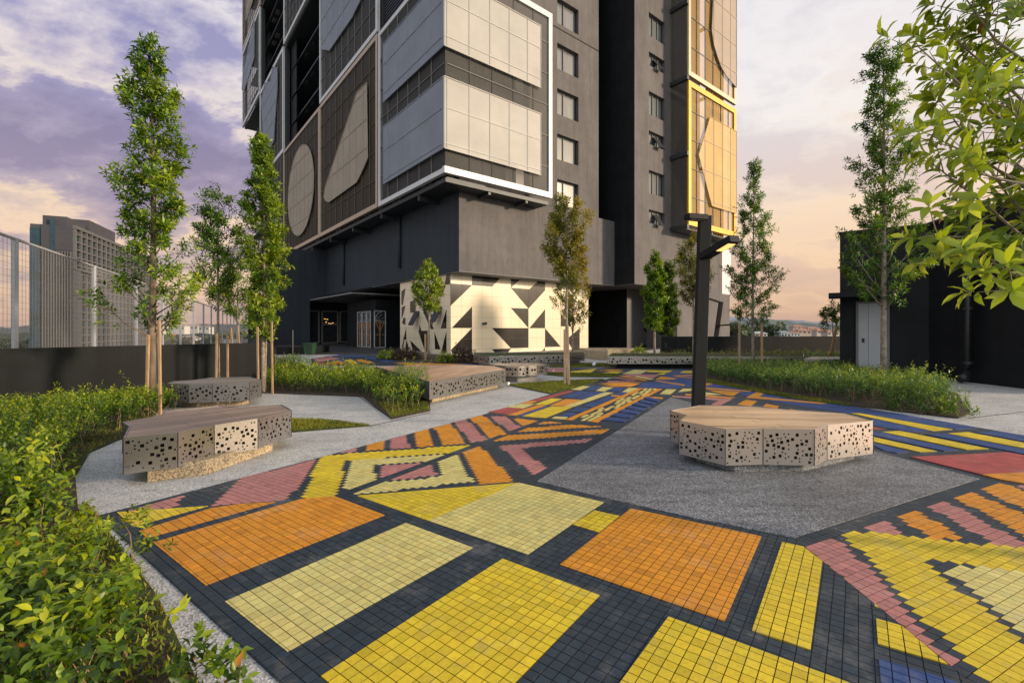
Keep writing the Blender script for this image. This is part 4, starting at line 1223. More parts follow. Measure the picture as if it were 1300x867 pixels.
bench('bench', 'nearest left bench, grey boarded with jagged outline, in front of the leafy hedge', [(155.7, 535.7), (164, 541), (156.6, 555.6), (225.8, 549), (272, 539.4), (327.4, 531), (370, 520), (357.8, 513.5), (302.5, 516.9), (278.5, 514.8), (208.3, 521.8), (204.6, 526.5)],
      .44, .115, math.radians(52), .16, wc=(.30, .22, .175), basepx=[(187, 612.5), (262, 603), (346, 572), (346, 560), (300, 552), (222, 566), (190, 580)])
bench('bench', 'pale boarded bench with notched outline on the grey island beside the lamp post', [(851, 521), (871, 527), (862, 533.7), (920.8, 544.7), (968.8, 543.8), (1034, 544.8), (1050, 539.2), (1108.7, 533.7), (1075, 524.8), (999, 519.8), (950, 515.5), (888.5, 514.3)],
      .44, .09, math.radians(-4), .15, u=.0145, wc=(.60, .41, .24), base='island', binset=.2, pm='platepale', basepx=[(884, 586), (932, 600.5), (1018, 600), (1084, 584), (1060, 560), (900, 560)])
bench('bench', 'small dull boarded bench behind the nearest left bench, in front of the dark wall', [(211, 486.8), (239.7, 487.6), (270, 486.9), (317, 485.3), (332, 482), (318, 478.3), (269, 479.2), (243, 482.6), (219, 484)],
      .44, .11, math.radians(30), .15, u=.02, dens=.05, wc=(.27, .235, .205), pm='platedark', binset=.2)
bench('bench', 'large low wedge shaped brown boarded platform beside the hedge corner', [(479.4, 466), (545, 484.2), (600, 475.5), (642, 468.8), (626.8, 464.4), (595, 463), (533, 463)],
      .44, .10, math.radians(75), .15, u=.024, dens=.05, wc=(.50, .31, .20), pm='platedark', binset=.18)
bench('bench', 'small brown topped bench on a dark plinth between the large platform and the reddish tree', [(622.5, 463), (641.5, 464.3), (657, 464.9), (681.5, 463.7), (694.5, 462.4), (681.5, 460.8), (632, 460.8)],
      .44, .17, math.radians(30), .15, u=.03, dens=.07, wc=(.40, .27, .18), pm='plate', base='concrete', binset=.22)
bench('planter', 'long low planter with sunlit perforated front below the cream and black tiled wall', [(601, 450), (621, 452.4), (717, 450), (742, 448.6), (742, 446.5), (601, 447.5)],
      .44, .15, 0, .15, u=.035, dens=.07, pm='plate', base='concrete', binset=.2, planter=True, cat='planter')
bench('planter', 'long straight grass topped planter with perforated front behind the black lamp post', [(771, 452.2), (1020, 453), (1021, 448.2), (778, 448)],
      .44, .17, 0, .15, u=.035, dens=.07, pm='plate', base='wall', binset=.3, planter=True, cat='planter')
bench('bench', 'short concrete topped bench with perforated side next to the dark building', [(1041, 456), (1072, 456), (1080, 452.5), (1030, 452.5), (1020.5, 455.6)],
      .44, .12, 0, .15, u=.03, dens=.07, wc=(.4, .36, .32), binset=.1)
a_, b_ = G(746, 451.5), G(808, 450.8)
ab = MB(); ab.prism([a_, b_, (b_[0] + .3, b_[1] + 1.6), (a_[0] - .2, a_[1] + 2)], 0, .33); ab.prism([G(742, 455), G(770, 457.5), G(772, 452.5), G(746, 451.8)], 0, .4)
tag(ab.build('stone_block', M['pebble'], bevel=.02), 'rough brown stone seat block at the left end of the long straight planter', 'seat block')

# ================================================================ LAMPS
def lamp(label, X, Y, h, w, lean, arms, light=True):
    t = thing('street_lamp', label, 'lamp', (X, Y, 0), 'black angular lamp posts')
    p = MB(); p.bar((X, Y, 0), (X + lean * h, Y, h), w, w * .6, up=(0, 1, 0)); p.build('pole', M['black'], t, bevel=.006)
    for k, (z, dx, dy, dz, ww, hh, lit) in enumerate(arms):
        a = MB(); x0 = X + lean * z
        a.bar((x0, Y - .02, z), (x0 + dx, Y + dy, z + dz), ww, hh); ar = a.build('arm', M['black'], t, bevel=.005)
        d = Vector((dx, dy, dz)).normalized()
        e = Vector((x0 + dx, Y + dy, z + dz))
        gl = MB(); gl.bar(e - d * .26 - Vector((0, 0, hh / 2 + .004)), e - d * .05 - Vector((0, 0, hh / 2 + .004)), ww * .7, .01)
        o = gl.build('light_panel', M['glow'] if lit else M['mull'], None); o.parent = ar
    return t
lamp('tall black angular lamp post standing behind the pale bench, its lower arm glowing', 2.455, 6.12, 2.9, .155, .035,
     [(2.87, -.28, -.10, 0, .12, .07, False), (2.36, .165, -.52, .14, .15, .085, True)])
Xb, Yb = G(906, 449.5)
lamp('distant black leaning lamp post in front of the plastered wall and the right parapet', Xb, Yb, 2.95, .22, .14,
     [(2.9, -1.15, -.1, .35, .14, .09, False), (1.6, .6, -.3, .06, .16, .08, False)])

# ================================================================ WALLS / FENCE / RIGHT BUILDING
def wall(name, label, pts, h, th, m, cat='wall', z0=0):
    mb = MB()
    for a, b in zip(pts, pts[1:]):
        L = math.hypot(b[0] - a[0], b[1] - a[1]); nx, ny = -(b[1] - a[1]) / L * th, (b[0] - a[0]) / L * th
        mb.prism([a, b, (b[0] + nx, b[1] + ny), (a[0] + nx, a[1] + ny)], z0, h)
    return tag(mb.build(name, m, bevel=.008), label, cat)
wp0 = (-8.84 - .6826 * 6.5, 1.47); wp1 = (-6.18, 11.87)
wall('parapet_wall', 'long dark painted parapet wall on the left behind the hedge', [wp0, wp1], 1.06, .18, M['wall'])
wall('parapet_wall', 'dark parapet wall running back from the left bed towards the tower', [(wp1[0] + .02, wp1[1] + .1), (-21.5, 38)], 1.0, .18, M['wall'])
wall('parapet_wall', 'black parapet wall on the right in front of the distant hills', [(7.0, 21.6), (17.5, 22.4)], 1.06, .18, M['black'])
# glass fence beyond the left wall
fa = -5.0
fence = thing('glass_fence', 'tall fence of clear panels between slim posts beyond the left wall', 'fence', (fa - .512 * 12, 12, 0))
prev = None
for k in range(-1, 15):
    inv = .0000 + (350 - 221) ; Yf = None
for k in range(16):
    Yf = 5.0 + k * 3.85
    Xf = fa - .512 * Yf
    pm_ = MB(); pm_.bar((Xf, Yf, -1), (Xf, Yf, 3.15), .07, .07, up=(0, 1, 0)); pm_.build('post', M['door'], fence)
    if prev:
        g_ = MB(); g_.face([(prev[0], prev[1], -.6), (Xf, Yf, -.6), (Xf, Yf, 3.12), (prev[0], prev[1], 3.12)])
        g_.build('panel', M['netting'] if k <= 2 else M['glassfence'], fence)
        nb = MB()
        L_ = math.hypot(Xf - prev[0], Yf - prev[1])
        if k <= 2:
            for i in range(1, 30):
                f = i / 30; nb.bar((prev[0] + (Xf - prev[0]) * f, prev[1] + (Yf - prev[1]) * f, -.6), (prev[0] + (Xf - prev[0]) * f, prev[1] + (Yf - prev[1]) * f, 3.1), .004)
            for i in range(1, 26):
                z = i * .12; nb.bar((prev[0], prev[1], z), (Xf, Yf, z), .003)
            nb.build('wire_mesh', M['mull'], fence)
        tr = MB(); tr.bar((prev[0], prev[1], 3.13), (Xf, Yf, 3.13), .05, .04); tr.build('rail', M['door'], fence)
    prev = (Xf, Yf)

rbld = thing('service_building', 'flat roofed black service building on the right with a pale grey door', 'building', (12, 13, 0))
fp = [(10.37, 14.6), (12.1, 13.4), (12.0, 9.8), (19, 9.2), (24, 18), (14.9, 20)]
wm = MB(); wm.prism(fp, 0, 4.4); wm.build('wall', M['black'], rbld, bevel=.01)
pr = MB(); fpi = inset(fp[::-1] if area(fp) < 0 else fp, -.03); pr.prism(fpi, 4.40, 4.47); pr.build('coping', M['black'], rbld)
tp = MB(); tp.prism([(15.4, 15.6), (22, 14.5), (24, 18), (16.4, 19.2)], 4.4, 5.5); tp.build('roof_block', M['plaster'], rbld)
dA = (10.37, 14.6); dd = Vector((12.1 - 10.37, 13.4 - 14.6)); dd.normalize(); dn = Vector((dd.y, -dd.x)); dn = -dn if dn.y > 0 else dn
dP = (dA[0] + dn.x * .01, dA[1] + dn.y * .01); ddt = (dd.x, dd.y)
s0, z0 = onp(dP, ddt, 1087.5, 384); s1, z1 = onp(dP, ddt, 1128, 380)
DQ = lambda s, z, o=0: (dP[0] + dd.x * s + dn.x * o, dP[1] + dd.y * s + dn.y * o, z)
d_ = MB(); m_ = (s0 + s1) / 2 - .1
for a, b in ((s0 + .04, m_ - .004), (m_ + .004, s1 - .04)):
    d_.hexa([DQ(a, .02), DQ(b, .02), DQ(b, .02, .04), DQ(a, .02, .04)], [DQ(a, 2.2), DQ(b, 2.2), DQ(b, 2.2, .04), DQ(a, 2.2, .04)])
dr = d_.build('door', M['door'], rbld)
hd = MB(); hd.bar(DQ(s0 + .16, 1.0, .07), DQ(s0 + .16, 1.12, .07), .04); h_ = hd.build('handle', M['steel'], None); h_.parent = dr
df = MB()
for a, b, c, e in ((s0 - .02, s0 + .035, 0, 2.26), (s1 - .035, s1 + .02, 0, 2.26), (s0 + .035, s1 - .035, 2.21, 2.26)):
    df.hexa([DQ(a, c), DQ(b, c), DQ(b, c, .07), DQ(a, c, .07)], [DQ(a, e), DQ(b, e), DQ(b, e, .07), DQ(a, e, .07)])
df_ = df.build('door_frame', M['mull'], None); df_.parent = dr
cn = MB(); sc0, _ = onp(dP, ddt, 1052, 378); cn.hexa([DQ(sc0, 2.36), DQ(s1 + .25, 2.36), DQ(s1 + .25, 2.36, .9), DQ(sc0, 2.36, .9)], [DQ(sc0, 2.5), DQ(s1 + .25, 2.5), DQ(s1 + .25, 2.5, .9), DQ(sc0, 2.5, .9)])
cn.build('canopy', M['black'], rbld, bevel=.01)
pp = MB(); pp.tube([(11.85, 12.0, 4.2), (11.85, 12.0, .42), (11.82, 11.98, .28), (11.70, 11.92, .17), (11.52, 11.86, .13)], [.105] * 5, 14); pp.build('downpipe', M['pipe'], rbld, smooth=True)
for z in (.5, 1.9, 3.2):
    pc = MB(); pc.tube([(11.85, 12.0, z), (11.85, 12.0, z + .07)], [.122, .122], 14); pc.build('pipe_collar', M['pipe'], rbld)
bn = thing('waste_bin', 'dark green wheeled bin beside the blank slate wall near the entrance', 'bin', (*G(393.5, 451), 0))
X, Y = G(393.5, 451.3)
b1 = MB(); b1.hexa([(X - .2, Y - .2, .05), (X + .2, Y - .2, .05), (X + .2, Y + .2, .05), (X - .2, Y + .2, .05)], [(X - .25, Y - .25, .6), (X + .25, Y - .25, .6), (X + .25, Y + .25, .6), (X - .25, Y + .25, .6)]); b1.build('body', M['green'], bn, bevel=.01)
b2 = MB(); b2.box(X - .27, X + .27, Y - .28, Y + .27, .6, .66); b2.build('lid', M['green'], bn, bevel=.01)
bp = MB(); X, Y = G(375, 449.5); Y -= .3; bp.tube([(X, Y, 0), (X, Y, 1.35)], [.02, .02], 6); tag(bp.build('marker_pole', M['mull']), 'thin grey pole standing in front of the blank slate wall', 'pole')

def spotlight(label, px, py, s=.055):
    x, y = G(px, py); t = thing('garden_spotlight', label, 'spotlight', (x, y, 0), 'small garden spotlights'); s *= .62
    a = MB(); a.tube([(x, y, 0), (x, y, s * 1.6)], [.012, .012], 6); a.build('spike', M['steel'], t)
    b = MB(); b.tube([(x - s * .6, y - s * .5, s * 1.3), (x, y, s * 2.2), (x + s * .6, y + s * .6, s * 2.9)], [s * 1.0, s * 1.15, s * 1.0], 12); b.build('head', M['white'], t, smooth=True)
spotlight('white garden spotlight on the lawn beside the reddish tree stakes', 645, 491)
spotlight('white garden spotlight at the far lawn edge behind the reddish tree', 754, 466.3, .085)
spotlight('pale small light on the lawn strip just behind the small brown bench', 702.5, 473.5, .045)
spotlight('white garden spotlight at the foot of the shaded black and white tiles', 502, 456.5, .09)
spotlight('pale garden spotlight behind the long straight planter', 869, 450, .06)

# ================================================================ PLANTED GROUND
def patch(name, px, z, m): return struct(slab(name, gp(px), 0.001, z, M[m]))
bedL = [(-8.9, 7.7), (-6.95, 10.6), G(215, 510), G(160, 556), G(108, 574), G(95, 600), G(99, 648), G(125, 695), G(165, 755), G(215, 821), G(250, 867), (-.5, 1.2), (-9.5, 1.2), (-12.5, 2.0)]
struct(slab('soil_bed', bedL, .001, .02, M['soil']))
patch('soil_bed', [(333, 499), (460, 504), (497, 532.5), (546, 522), (546, 508), (478, 466), (455, 478), (330, 476)], .022, 'soil')
patch('soil_bed', [(893, 483), (1000, 504), (1085, 516), (1216, 531.5), (1232, 525), (1215, 500), (1060, 468), (893, 466)], .024, 'soil')
struct(slab('soil_bed', [G(222, 480), G(345, 482), G(395, 468), G(372, 459), (-9.0, 17), (-7.2, 12.2), (-6.9, 10.8)], .001, .02, M['soil']))
struct(slab('soil_bed', [(7, 21.4), (16, 22.1), (15.5, 19.4), G(1020, 456), G(1020, 462), G(895, 461)], .001, .02, M['soil']))
patch('soil_bed', [(500, 457.5), (575, 462), (618, 462), (612, 452), (575, 451), (508, 448)], .02, 'soil')

def lawn(px, dens, label, hh=.035):
    poly = gp(px)
    struct(slab('lawn_soil', poly, .001, .018, M['turf']))
    if area(poly) < 0: poly = poly[::-1]
    A = abs(area(poly)); n = int(A * dens)
    xs = [p[0] for p in poly]; ys = [p[1] for p in poly]
    P = np.stack([rng.uniform(min(xs), max(xs), n * 3), rng.uniform(min(ys), max(ys), n * 3)], 1); P = P[pip(P, poly)][:n]
    k = len(P); O = np.concatenate([P, np.full((k, 1), .016)], 1); D = np.stack([rng.normal(0, .5, k), rng.normal(0, .5, k), np.ones(k)], 1)
    U = rng.normal(size=(k, 3))
    cl = np.array([mnoise.noise((x * 1.5, y * 1.5, 3)) for x, y in P])
    o = leafmesh('grass', O, D, U, rng.uniform(.6, 1.4, k) * hh, rng.uniform(.004, .009, k) * 1.4, leafcol(k, [np.array(c) for c in ((.04, .06, .012), (.10, .13, .015), (.20, .21, .02), (.30, .26, .035))], .5 + .5 * cl), M['leafdull'])
    o['kind'] = 'stuff'; tag(o, label, 'grass')
lawn([(372, 533), (410, 534), (470, 541), (372, 549), (362, 541)], 5200, 'wedge of short grass beside the nearest left bench')
lawn([(643.4, 489), (699, 484.6), (743, 482.8), (767, 482.2), (724.6, 494.5), (699, 500.4)], 2600, 'triangular lawn under the reddish tree')
lawn([(686.5, 475.6), (694, 473.6), (780, 475), (788, 477.4), (776, 479.3), (720, 478.6)], 1800, 'narrow lawn strip between the small bench and the coloured path')
lawn([(696, 466.4), (712, 461.8), (770, 461.5), (785, 466), (725, 466.9)], 1300, 'far lawn strip in front of the stone seat block')
lawn([(893, 485), (893, 481), (1000, 501), (1080, 514), (1080, 516.5), (1000, 506)], 2600, 'thin grass edge along the right hedge')
lawn([(-60, 900), (-60, 700), (60, 690), (110, 640), (200, 760), (250, 867), (250, 900)], 2600, 'grass growing under the near hedge on the left')
lawn([(215, 512), (165, 553), (114, 575), (98, 602), (60, 606), (88, 562), (150, 538)], 2800, 'grass edge between the left hedge and the nearest left bench')
lawn([(497, 532), (546, 522), (540, 510), (480, 512)], 3600, 'grass at the corner of the middle hedge')

# hedge masses
def hL(x, y):
    base = .40 + .15 * mnoise.noise((x * 1.4, y * 1.4, 1.0)) + .10 * mnoise.noise((x * 3.6, y * 3.6, 1.0))
    # bare grassy hollow near the viewer
    gx, gy = G(40, 745)
    d = math.hypot((x - gx) / .42, (y - gy) / .3)
    if d < 1: base *= max(0, d - .35)
    # fall off to the kerb
    if y < 3.2 and x > -1.95: base *= .9
    if y > 6.6: base *= .72
    dw = (x - (-8.84 + .6826 * (y - 7.97)))
    if dw < 2.6 and y > 3.4: base *= max(.12, (dw / 2.6) ** 1.2)
    if 4.2 < y < 6.8: base *= .88
    return base
hedgeL = [G(-80, 545, .2), G(60, 520), G(215, 512), G(250, 514), G(215, 523), G(165, 540), G(112, 574), G(104, 600), G(112, 648), G(150, 690), (-6.9, 10.4), (-8.6, 7.6), (-11.5, 3.4)]
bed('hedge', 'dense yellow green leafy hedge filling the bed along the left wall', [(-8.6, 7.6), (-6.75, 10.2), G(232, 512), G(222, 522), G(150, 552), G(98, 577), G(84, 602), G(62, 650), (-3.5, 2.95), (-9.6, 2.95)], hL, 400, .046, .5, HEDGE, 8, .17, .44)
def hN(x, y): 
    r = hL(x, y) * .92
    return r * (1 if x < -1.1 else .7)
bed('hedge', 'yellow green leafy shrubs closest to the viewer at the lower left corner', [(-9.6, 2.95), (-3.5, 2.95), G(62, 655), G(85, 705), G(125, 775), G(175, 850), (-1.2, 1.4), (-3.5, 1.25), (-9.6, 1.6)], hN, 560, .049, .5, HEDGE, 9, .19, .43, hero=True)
hm = lambda x, y: .31 + .16 * mnoise.noise((x * 1.8, y * 1.8, 4)) + .10 * mnoise.noise((x * 4, y * 4, 4))
bed('hedge', 'yellow green hedge wrapping the white paved area beside the large platform', gp([(335, 498), (460, 502.5), (494, 529), (536, 520), (530, 508), (500, 497), (470, 480), (440, 478), (335, 478)]), hm, 230, .055, .5, HEDGE, 7, .16, .48)
bed('hedge', 'grey green bushes at the front corner of the large platform', gp([(500, 512), (532, 519), (546, 512), (541, 500), (505, 492)]), lambda x, y: .5 + .1 * mnoise.noise((x * 3, y * 3, 4)), 260, .05, .5, BLUEG, 7, .14, .45)
bed('hedge', 'pale green ground shrubs under the tall left trees behind the small dull bench', [G(240, 478), G(335, 480), G(345, 478), G(395, 468), G(372, 459), (-8.9, 16.5), (-7.0, 12.2), (-6.7, 11.0)], lambda x, y: .28 + .18 * mnoise.noise((x * 1.1, y * 1.1, 7)), 150, .07, .5, BLUEG, 7, .17, .55)
def hR(x, y): return (.40 if y < 9.5 else max(.24, .40 - (y - 9.5) * .05)) + .09 * mnoise.noise((x * 1.3, y * 1.3, 8)) + .10 * mnoise.noise((x * 3.1, y * 3.1, 8))
bed('hedge', 'long clipped green hedge along the right edge of the coloured path', gp([(897, 481), (1000, 501), (1090, 514.5), (1180, 527), (1208, 522), (1195, 502), (1060, 470), (897, 467)]), hR, 260, .058, .48, BLUEG, 7, .17, .50)
bed('hedge', 'thin green plants on top of the ground behind the long straight planter', [(5.2, 18.2), (7.2, 21.2), (15.5, 21.9), (15, 19.6), (11, 17.6)], lambda x, y: .26 + .22 * mnoise.noise((x * 1.5, y * 1.5, 8)), 34, .09, .4, BLUEG, 6, .2, .5)
bed('planting', 'low yellow brown plants on top of the long straight planter', [G(775, 450.6, .44), G(1018, 451, .44), G(1020, 448.8, .44), G(780, 448.6, .44)], lambda x, y: .46, 120, .05, .35, OLIVE, 5, .08, .75, mname='leafdull', stems=False, up=2)
shrub('dark red leaved shrub at the shaded tiles, left of the small green tree', 515, 456.5, .75, .6, .09, REDG, 180)
shrub('bright green low shrub beside the dark red one near the entrance', 492, 456.5, .55, .48, .09, BRIGHT, 200)
shrub('dark red leaved shrub at the corner between the two tiled walls', 588, 460, .75, .72, .09, REDG, 180)
shrub('small bright green shrub at the foot of the small green tree', 565, 461, .45, .5, .09, BRIGHT, 220)
shrub('dark brown leaved shrub against the left wall behind the small dull bench', 250, 489, .8, .62, .07, REDG, 260)
shrub('round bright green shrub under the two narrow conifer shaped trees', 812, 452.5, .5, .55, .10, BRIGHT, 160)
shrub('light green bush at the foot of the narrow trees beside the planter', 868, 451.5, 1.1, .6, .10, HEDGE, 120)
shrub('leafy twigs reaching over the pale kerb strip at the corner of the coloured paving', 150, 722, .24, .42, .05, HEDGE, 190, lit=.55)
shrub('few leafy twigs crossing the kerb strip at the bottom edge of the photo', 262, 905, .22, .36, .055, HEDGE, 240, lit=.5)
shrub('sparse shrub with thin stems at the right end of the hedge', 1214, 529, .26, .55, .055, HEDGE, 380, lit=.6)
shrub('loose bush at the right end of the long hedge', 1168, 522, .5, .66, .055, BLUEG, 420)

# ================================================================ TREES
def gx(px, Y): return (px - HX) / F * Y
def hh(py, Y): return EYE + (HY - py) / F * Y
# left tall tree
Y = 8.0
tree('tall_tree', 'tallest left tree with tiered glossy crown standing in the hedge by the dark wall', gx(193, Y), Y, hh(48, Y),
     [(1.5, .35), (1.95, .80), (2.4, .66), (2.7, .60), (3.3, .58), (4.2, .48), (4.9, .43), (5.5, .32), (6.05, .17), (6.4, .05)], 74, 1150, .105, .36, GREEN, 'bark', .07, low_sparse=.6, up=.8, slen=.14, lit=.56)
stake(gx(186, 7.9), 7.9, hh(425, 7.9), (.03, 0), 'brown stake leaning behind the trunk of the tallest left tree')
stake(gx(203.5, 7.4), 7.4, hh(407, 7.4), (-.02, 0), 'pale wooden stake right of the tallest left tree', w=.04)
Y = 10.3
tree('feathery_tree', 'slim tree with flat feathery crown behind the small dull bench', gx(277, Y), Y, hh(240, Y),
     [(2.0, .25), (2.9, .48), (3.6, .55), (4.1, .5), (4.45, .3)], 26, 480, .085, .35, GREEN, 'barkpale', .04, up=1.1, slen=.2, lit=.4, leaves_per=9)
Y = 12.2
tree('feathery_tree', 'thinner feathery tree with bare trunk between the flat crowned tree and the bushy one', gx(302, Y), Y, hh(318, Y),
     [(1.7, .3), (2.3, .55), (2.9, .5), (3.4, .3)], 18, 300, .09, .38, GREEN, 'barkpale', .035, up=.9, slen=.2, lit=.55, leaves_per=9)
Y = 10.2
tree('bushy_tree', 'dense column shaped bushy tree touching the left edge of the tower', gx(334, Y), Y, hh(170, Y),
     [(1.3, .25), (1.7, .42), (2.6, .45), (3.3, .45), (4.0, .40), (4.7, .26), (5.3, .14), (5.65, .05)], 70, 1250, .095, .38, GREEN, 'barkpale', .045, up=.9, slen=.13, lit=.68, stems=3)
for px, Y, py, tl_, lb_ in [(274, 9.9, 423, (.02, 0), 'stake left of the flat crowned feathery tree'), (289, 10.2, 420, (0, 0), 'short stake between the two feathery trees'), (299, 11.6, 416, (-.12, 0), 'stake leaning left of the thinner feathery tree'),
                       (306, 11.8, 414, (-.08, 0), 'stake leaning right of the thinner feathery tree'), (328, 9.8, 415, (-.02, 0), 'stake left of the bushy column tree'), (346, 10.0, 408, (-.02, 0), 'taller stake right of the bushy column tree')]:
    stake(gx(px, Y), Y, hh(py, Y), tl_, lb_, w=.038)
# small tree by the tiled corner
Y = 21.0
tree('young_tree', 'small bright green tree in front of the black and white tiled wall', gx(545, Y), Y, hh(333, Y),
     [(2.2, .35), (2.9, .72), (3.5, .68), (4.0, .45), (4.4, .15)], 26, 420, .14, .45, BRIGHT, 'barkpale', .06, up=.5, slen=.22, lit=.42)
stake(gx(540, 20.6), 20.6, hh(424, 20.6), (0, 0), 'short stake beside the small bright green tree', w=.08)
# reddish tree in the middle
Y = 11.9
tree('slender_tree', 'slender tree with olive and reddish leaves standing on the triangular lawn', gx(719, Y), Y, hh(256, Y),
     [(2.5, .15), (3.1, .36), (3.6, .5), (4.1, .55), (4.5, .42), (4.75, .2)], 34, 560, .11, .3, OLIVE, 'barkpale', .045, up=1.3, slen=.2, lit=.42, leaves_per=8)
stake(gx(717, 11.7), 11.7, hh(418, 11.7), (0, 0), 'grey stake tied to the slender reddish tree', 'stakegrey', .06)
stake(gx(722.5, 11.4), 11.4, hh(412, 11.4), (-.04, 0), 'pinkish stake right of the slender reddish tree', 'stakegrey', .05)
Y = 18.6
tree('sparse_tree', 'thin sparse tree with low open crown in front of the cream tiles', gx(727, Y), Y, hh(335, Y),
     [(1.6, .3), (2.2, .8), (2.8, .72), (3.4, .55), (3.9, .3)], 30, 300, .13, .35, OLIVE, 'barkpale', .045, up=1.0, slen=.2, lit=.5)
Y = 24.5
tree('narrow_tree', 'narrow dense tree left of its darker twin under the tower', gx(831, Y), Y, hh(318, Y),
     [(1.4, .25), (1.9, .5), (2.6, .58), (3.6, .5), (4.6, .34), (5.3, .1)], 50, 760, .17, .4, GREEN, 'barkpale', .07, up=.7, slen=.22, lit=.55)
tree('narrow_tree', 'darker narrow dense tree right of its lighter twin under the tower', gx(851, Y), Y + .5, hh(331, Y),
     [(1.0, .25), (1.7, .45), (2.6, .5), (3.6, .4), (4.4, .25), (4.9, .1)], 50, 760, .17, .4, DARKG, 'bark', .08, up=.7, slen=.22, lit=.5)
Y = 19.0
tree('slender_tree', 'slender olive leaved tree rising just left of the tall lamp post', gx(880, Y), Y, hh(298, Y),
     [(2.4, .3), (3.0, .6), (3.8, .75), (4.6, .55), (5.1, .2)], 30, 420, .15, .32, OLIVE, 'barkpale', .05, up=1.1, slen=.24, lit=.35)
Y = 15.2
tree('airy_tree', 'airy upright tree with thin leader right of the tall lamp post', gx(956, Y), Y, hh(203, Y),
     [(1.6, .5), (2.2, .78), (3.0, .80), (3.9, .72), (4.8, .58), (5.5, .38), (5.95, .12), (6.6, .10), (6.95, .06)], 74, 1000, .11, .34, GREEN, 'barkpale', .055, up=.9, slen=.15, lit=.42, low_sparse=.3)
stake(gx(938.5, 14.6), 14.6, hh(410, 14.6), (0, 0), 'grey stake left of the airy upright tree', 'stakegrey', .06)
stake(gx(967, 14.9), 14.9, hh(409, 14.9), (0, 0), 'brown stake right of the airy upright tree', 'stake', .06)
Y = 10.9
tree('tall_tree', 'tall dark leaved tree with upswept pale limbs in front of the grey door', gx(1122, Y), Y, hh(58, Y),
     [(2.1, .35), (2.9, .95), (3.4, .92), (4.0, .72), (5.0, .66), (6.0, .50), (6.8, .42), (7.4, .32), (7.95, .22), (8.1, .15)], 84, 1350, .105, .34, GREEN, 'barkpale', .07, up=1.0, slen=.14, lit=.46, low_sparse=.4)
Y = 20.5
tree('young_tree', 'small leafy tree held by a leaning stake beside the black building', gx(1058, Y), Y, hh(385, Y),
     [(1.5, .3), (1.9, .5), (2.4, .4)], 14, 110, .14, .4, DARKG, 'bark', .04, up=.7, slen=.2, lit=.5)
stake(gx(1052, 20.2), 20.2, hh(415, 20.2), (.35, 0), 'leaning stake beside the black building at the right parapet', 'stake', .09)

# foreground branches reaching in from the right
fg = thing('broadleaf_tree', 'near tree reaching in from the upper right with large glossy light green leaves', 'tree', (3.75, 2.7, 0))
bm_ = MB(); bm_.tube([(3.75, 2.7, 0), (3.72, 2.72, 1.2), (3.6, 2.75, 2.4), (3.45, 2.8, 3.8)], [.06, .05, .035, .012], 8)
O = []; Dd = []; Br = []
def fgbranch(p, q, nsh, rad=.012, sag=.0):
    p = Vector(p); q = Vector(q); m = (p + q) / 2 + Vector((random.uniform(-.05, .05), random.uniform(-.05, .05), -sag))
    pts = [p.lerp(m, t) if t <= 1 else m.lerp(q, t - 1) for t in (0, .5, 1, 1.5, 2)]
    bm_.tube([tuple(x) for x in pts], [rad, rad * .8, rad * .6, rad * .45, rad * .25], 6)
    L = (q - p).length
    for k in range(nsh):
        t = .25 + .75 * (k + 1) / nsh
        b = (p.lerp(m, t * 2) if t < .5 else m.lerp(q, t * 2 - 1))
        d = (q - p).normalized() + Vector((random.gauss(0, .55), random.gauss(0, .55), random.gauss(.25, .4)))
        d.normalize(); l = random.uniform(.08, .26) if k < nsh - 1 else .04
        e = b + d * l
        bm_.tube([tuple(b), tuple(e)], [rad * .3, rad * .18], 4)
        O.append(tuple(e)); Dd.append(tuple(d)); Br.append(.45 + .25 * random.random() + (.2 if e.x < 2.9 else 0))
def W3(px, py, Y): return (gx(px, Y), Y, hh(py, Y))
for (a, b, n) in [
    (W3(1330, 330, 3.0), W3(1180, 205, 2.9), 6), (W3(1330, 300, 3.0), W3(1175, 300, 2.8), 6), (W3(1320, 250, 2.9), W3(1178, 170, 2.7), 6),
    (W3(1340, 380, 2.7), W3(1262, 355, 2.4), 7), (W3(1340, 330, 2.8), W3(1195, 130, 3.0), 8), (W3(1330, 200, 2.8), W3(1166, 60, 2.8), 8),
    (W3(1330, 160, 3.0), W3(1200, 40, 3.0), 8), (W3(1330, 100, 2.9), W3(1220, -10, 2.9), 8), (W3(1330, 60, 2.8), W3(1260, -50, 2.8), 7),
    (W3(1350, 260, 3.1), W3(1230, 90, 3.2), 9), (W3(1350, 240, 2.6), W3(1240, 220, 2.6), 7), (W3(1350, 340, 3.1), W3(1225, 260, 3.2), 8),
    (W3(1350, 150, 3.2), W3(1260, 60, 3.1), 9), (W3(1350, 370, 2.9), W3(1240, 320, 2.9), 7), (W3(1350, 200, 2.9), W3(1275, 130, 2.6), 8),
    (W3(1360, 280, 2.8), W3(1280, 200, 2.7), 8), (W3(1360, 60, 3.2), W3(1290, -40, 3.0), 7), (W3(1360, 320, 3.3), W3(1290, 260, 3.2), 8),
    (W3(1350, 400, 2.9), W3(1290, 330, 2.8), 6), (W3(1360, 120, 2.8), W3(1215, 110, 2.9), 8), (W3(1360, 20, 3.0), W3(1240, 20, 3.0), 8)]:
    fgbranch(a, b, n + 1)
    fgbranch(W3(1400, 330, 3.2), a, 3, .016)
O = np.array(O); Dd = np.array(Dd); Br = np.array(Br)
arr = sprigs(O, Dd, 8, np.full(len(O), .075), .118, .40, BRIGHT, Br - .10, spread=1.0)
bm_.build('trunk', M['barkpale'], fg, smooth=True)
leafmesh('crown', *arr, M['leaf'], fg, hero=True)

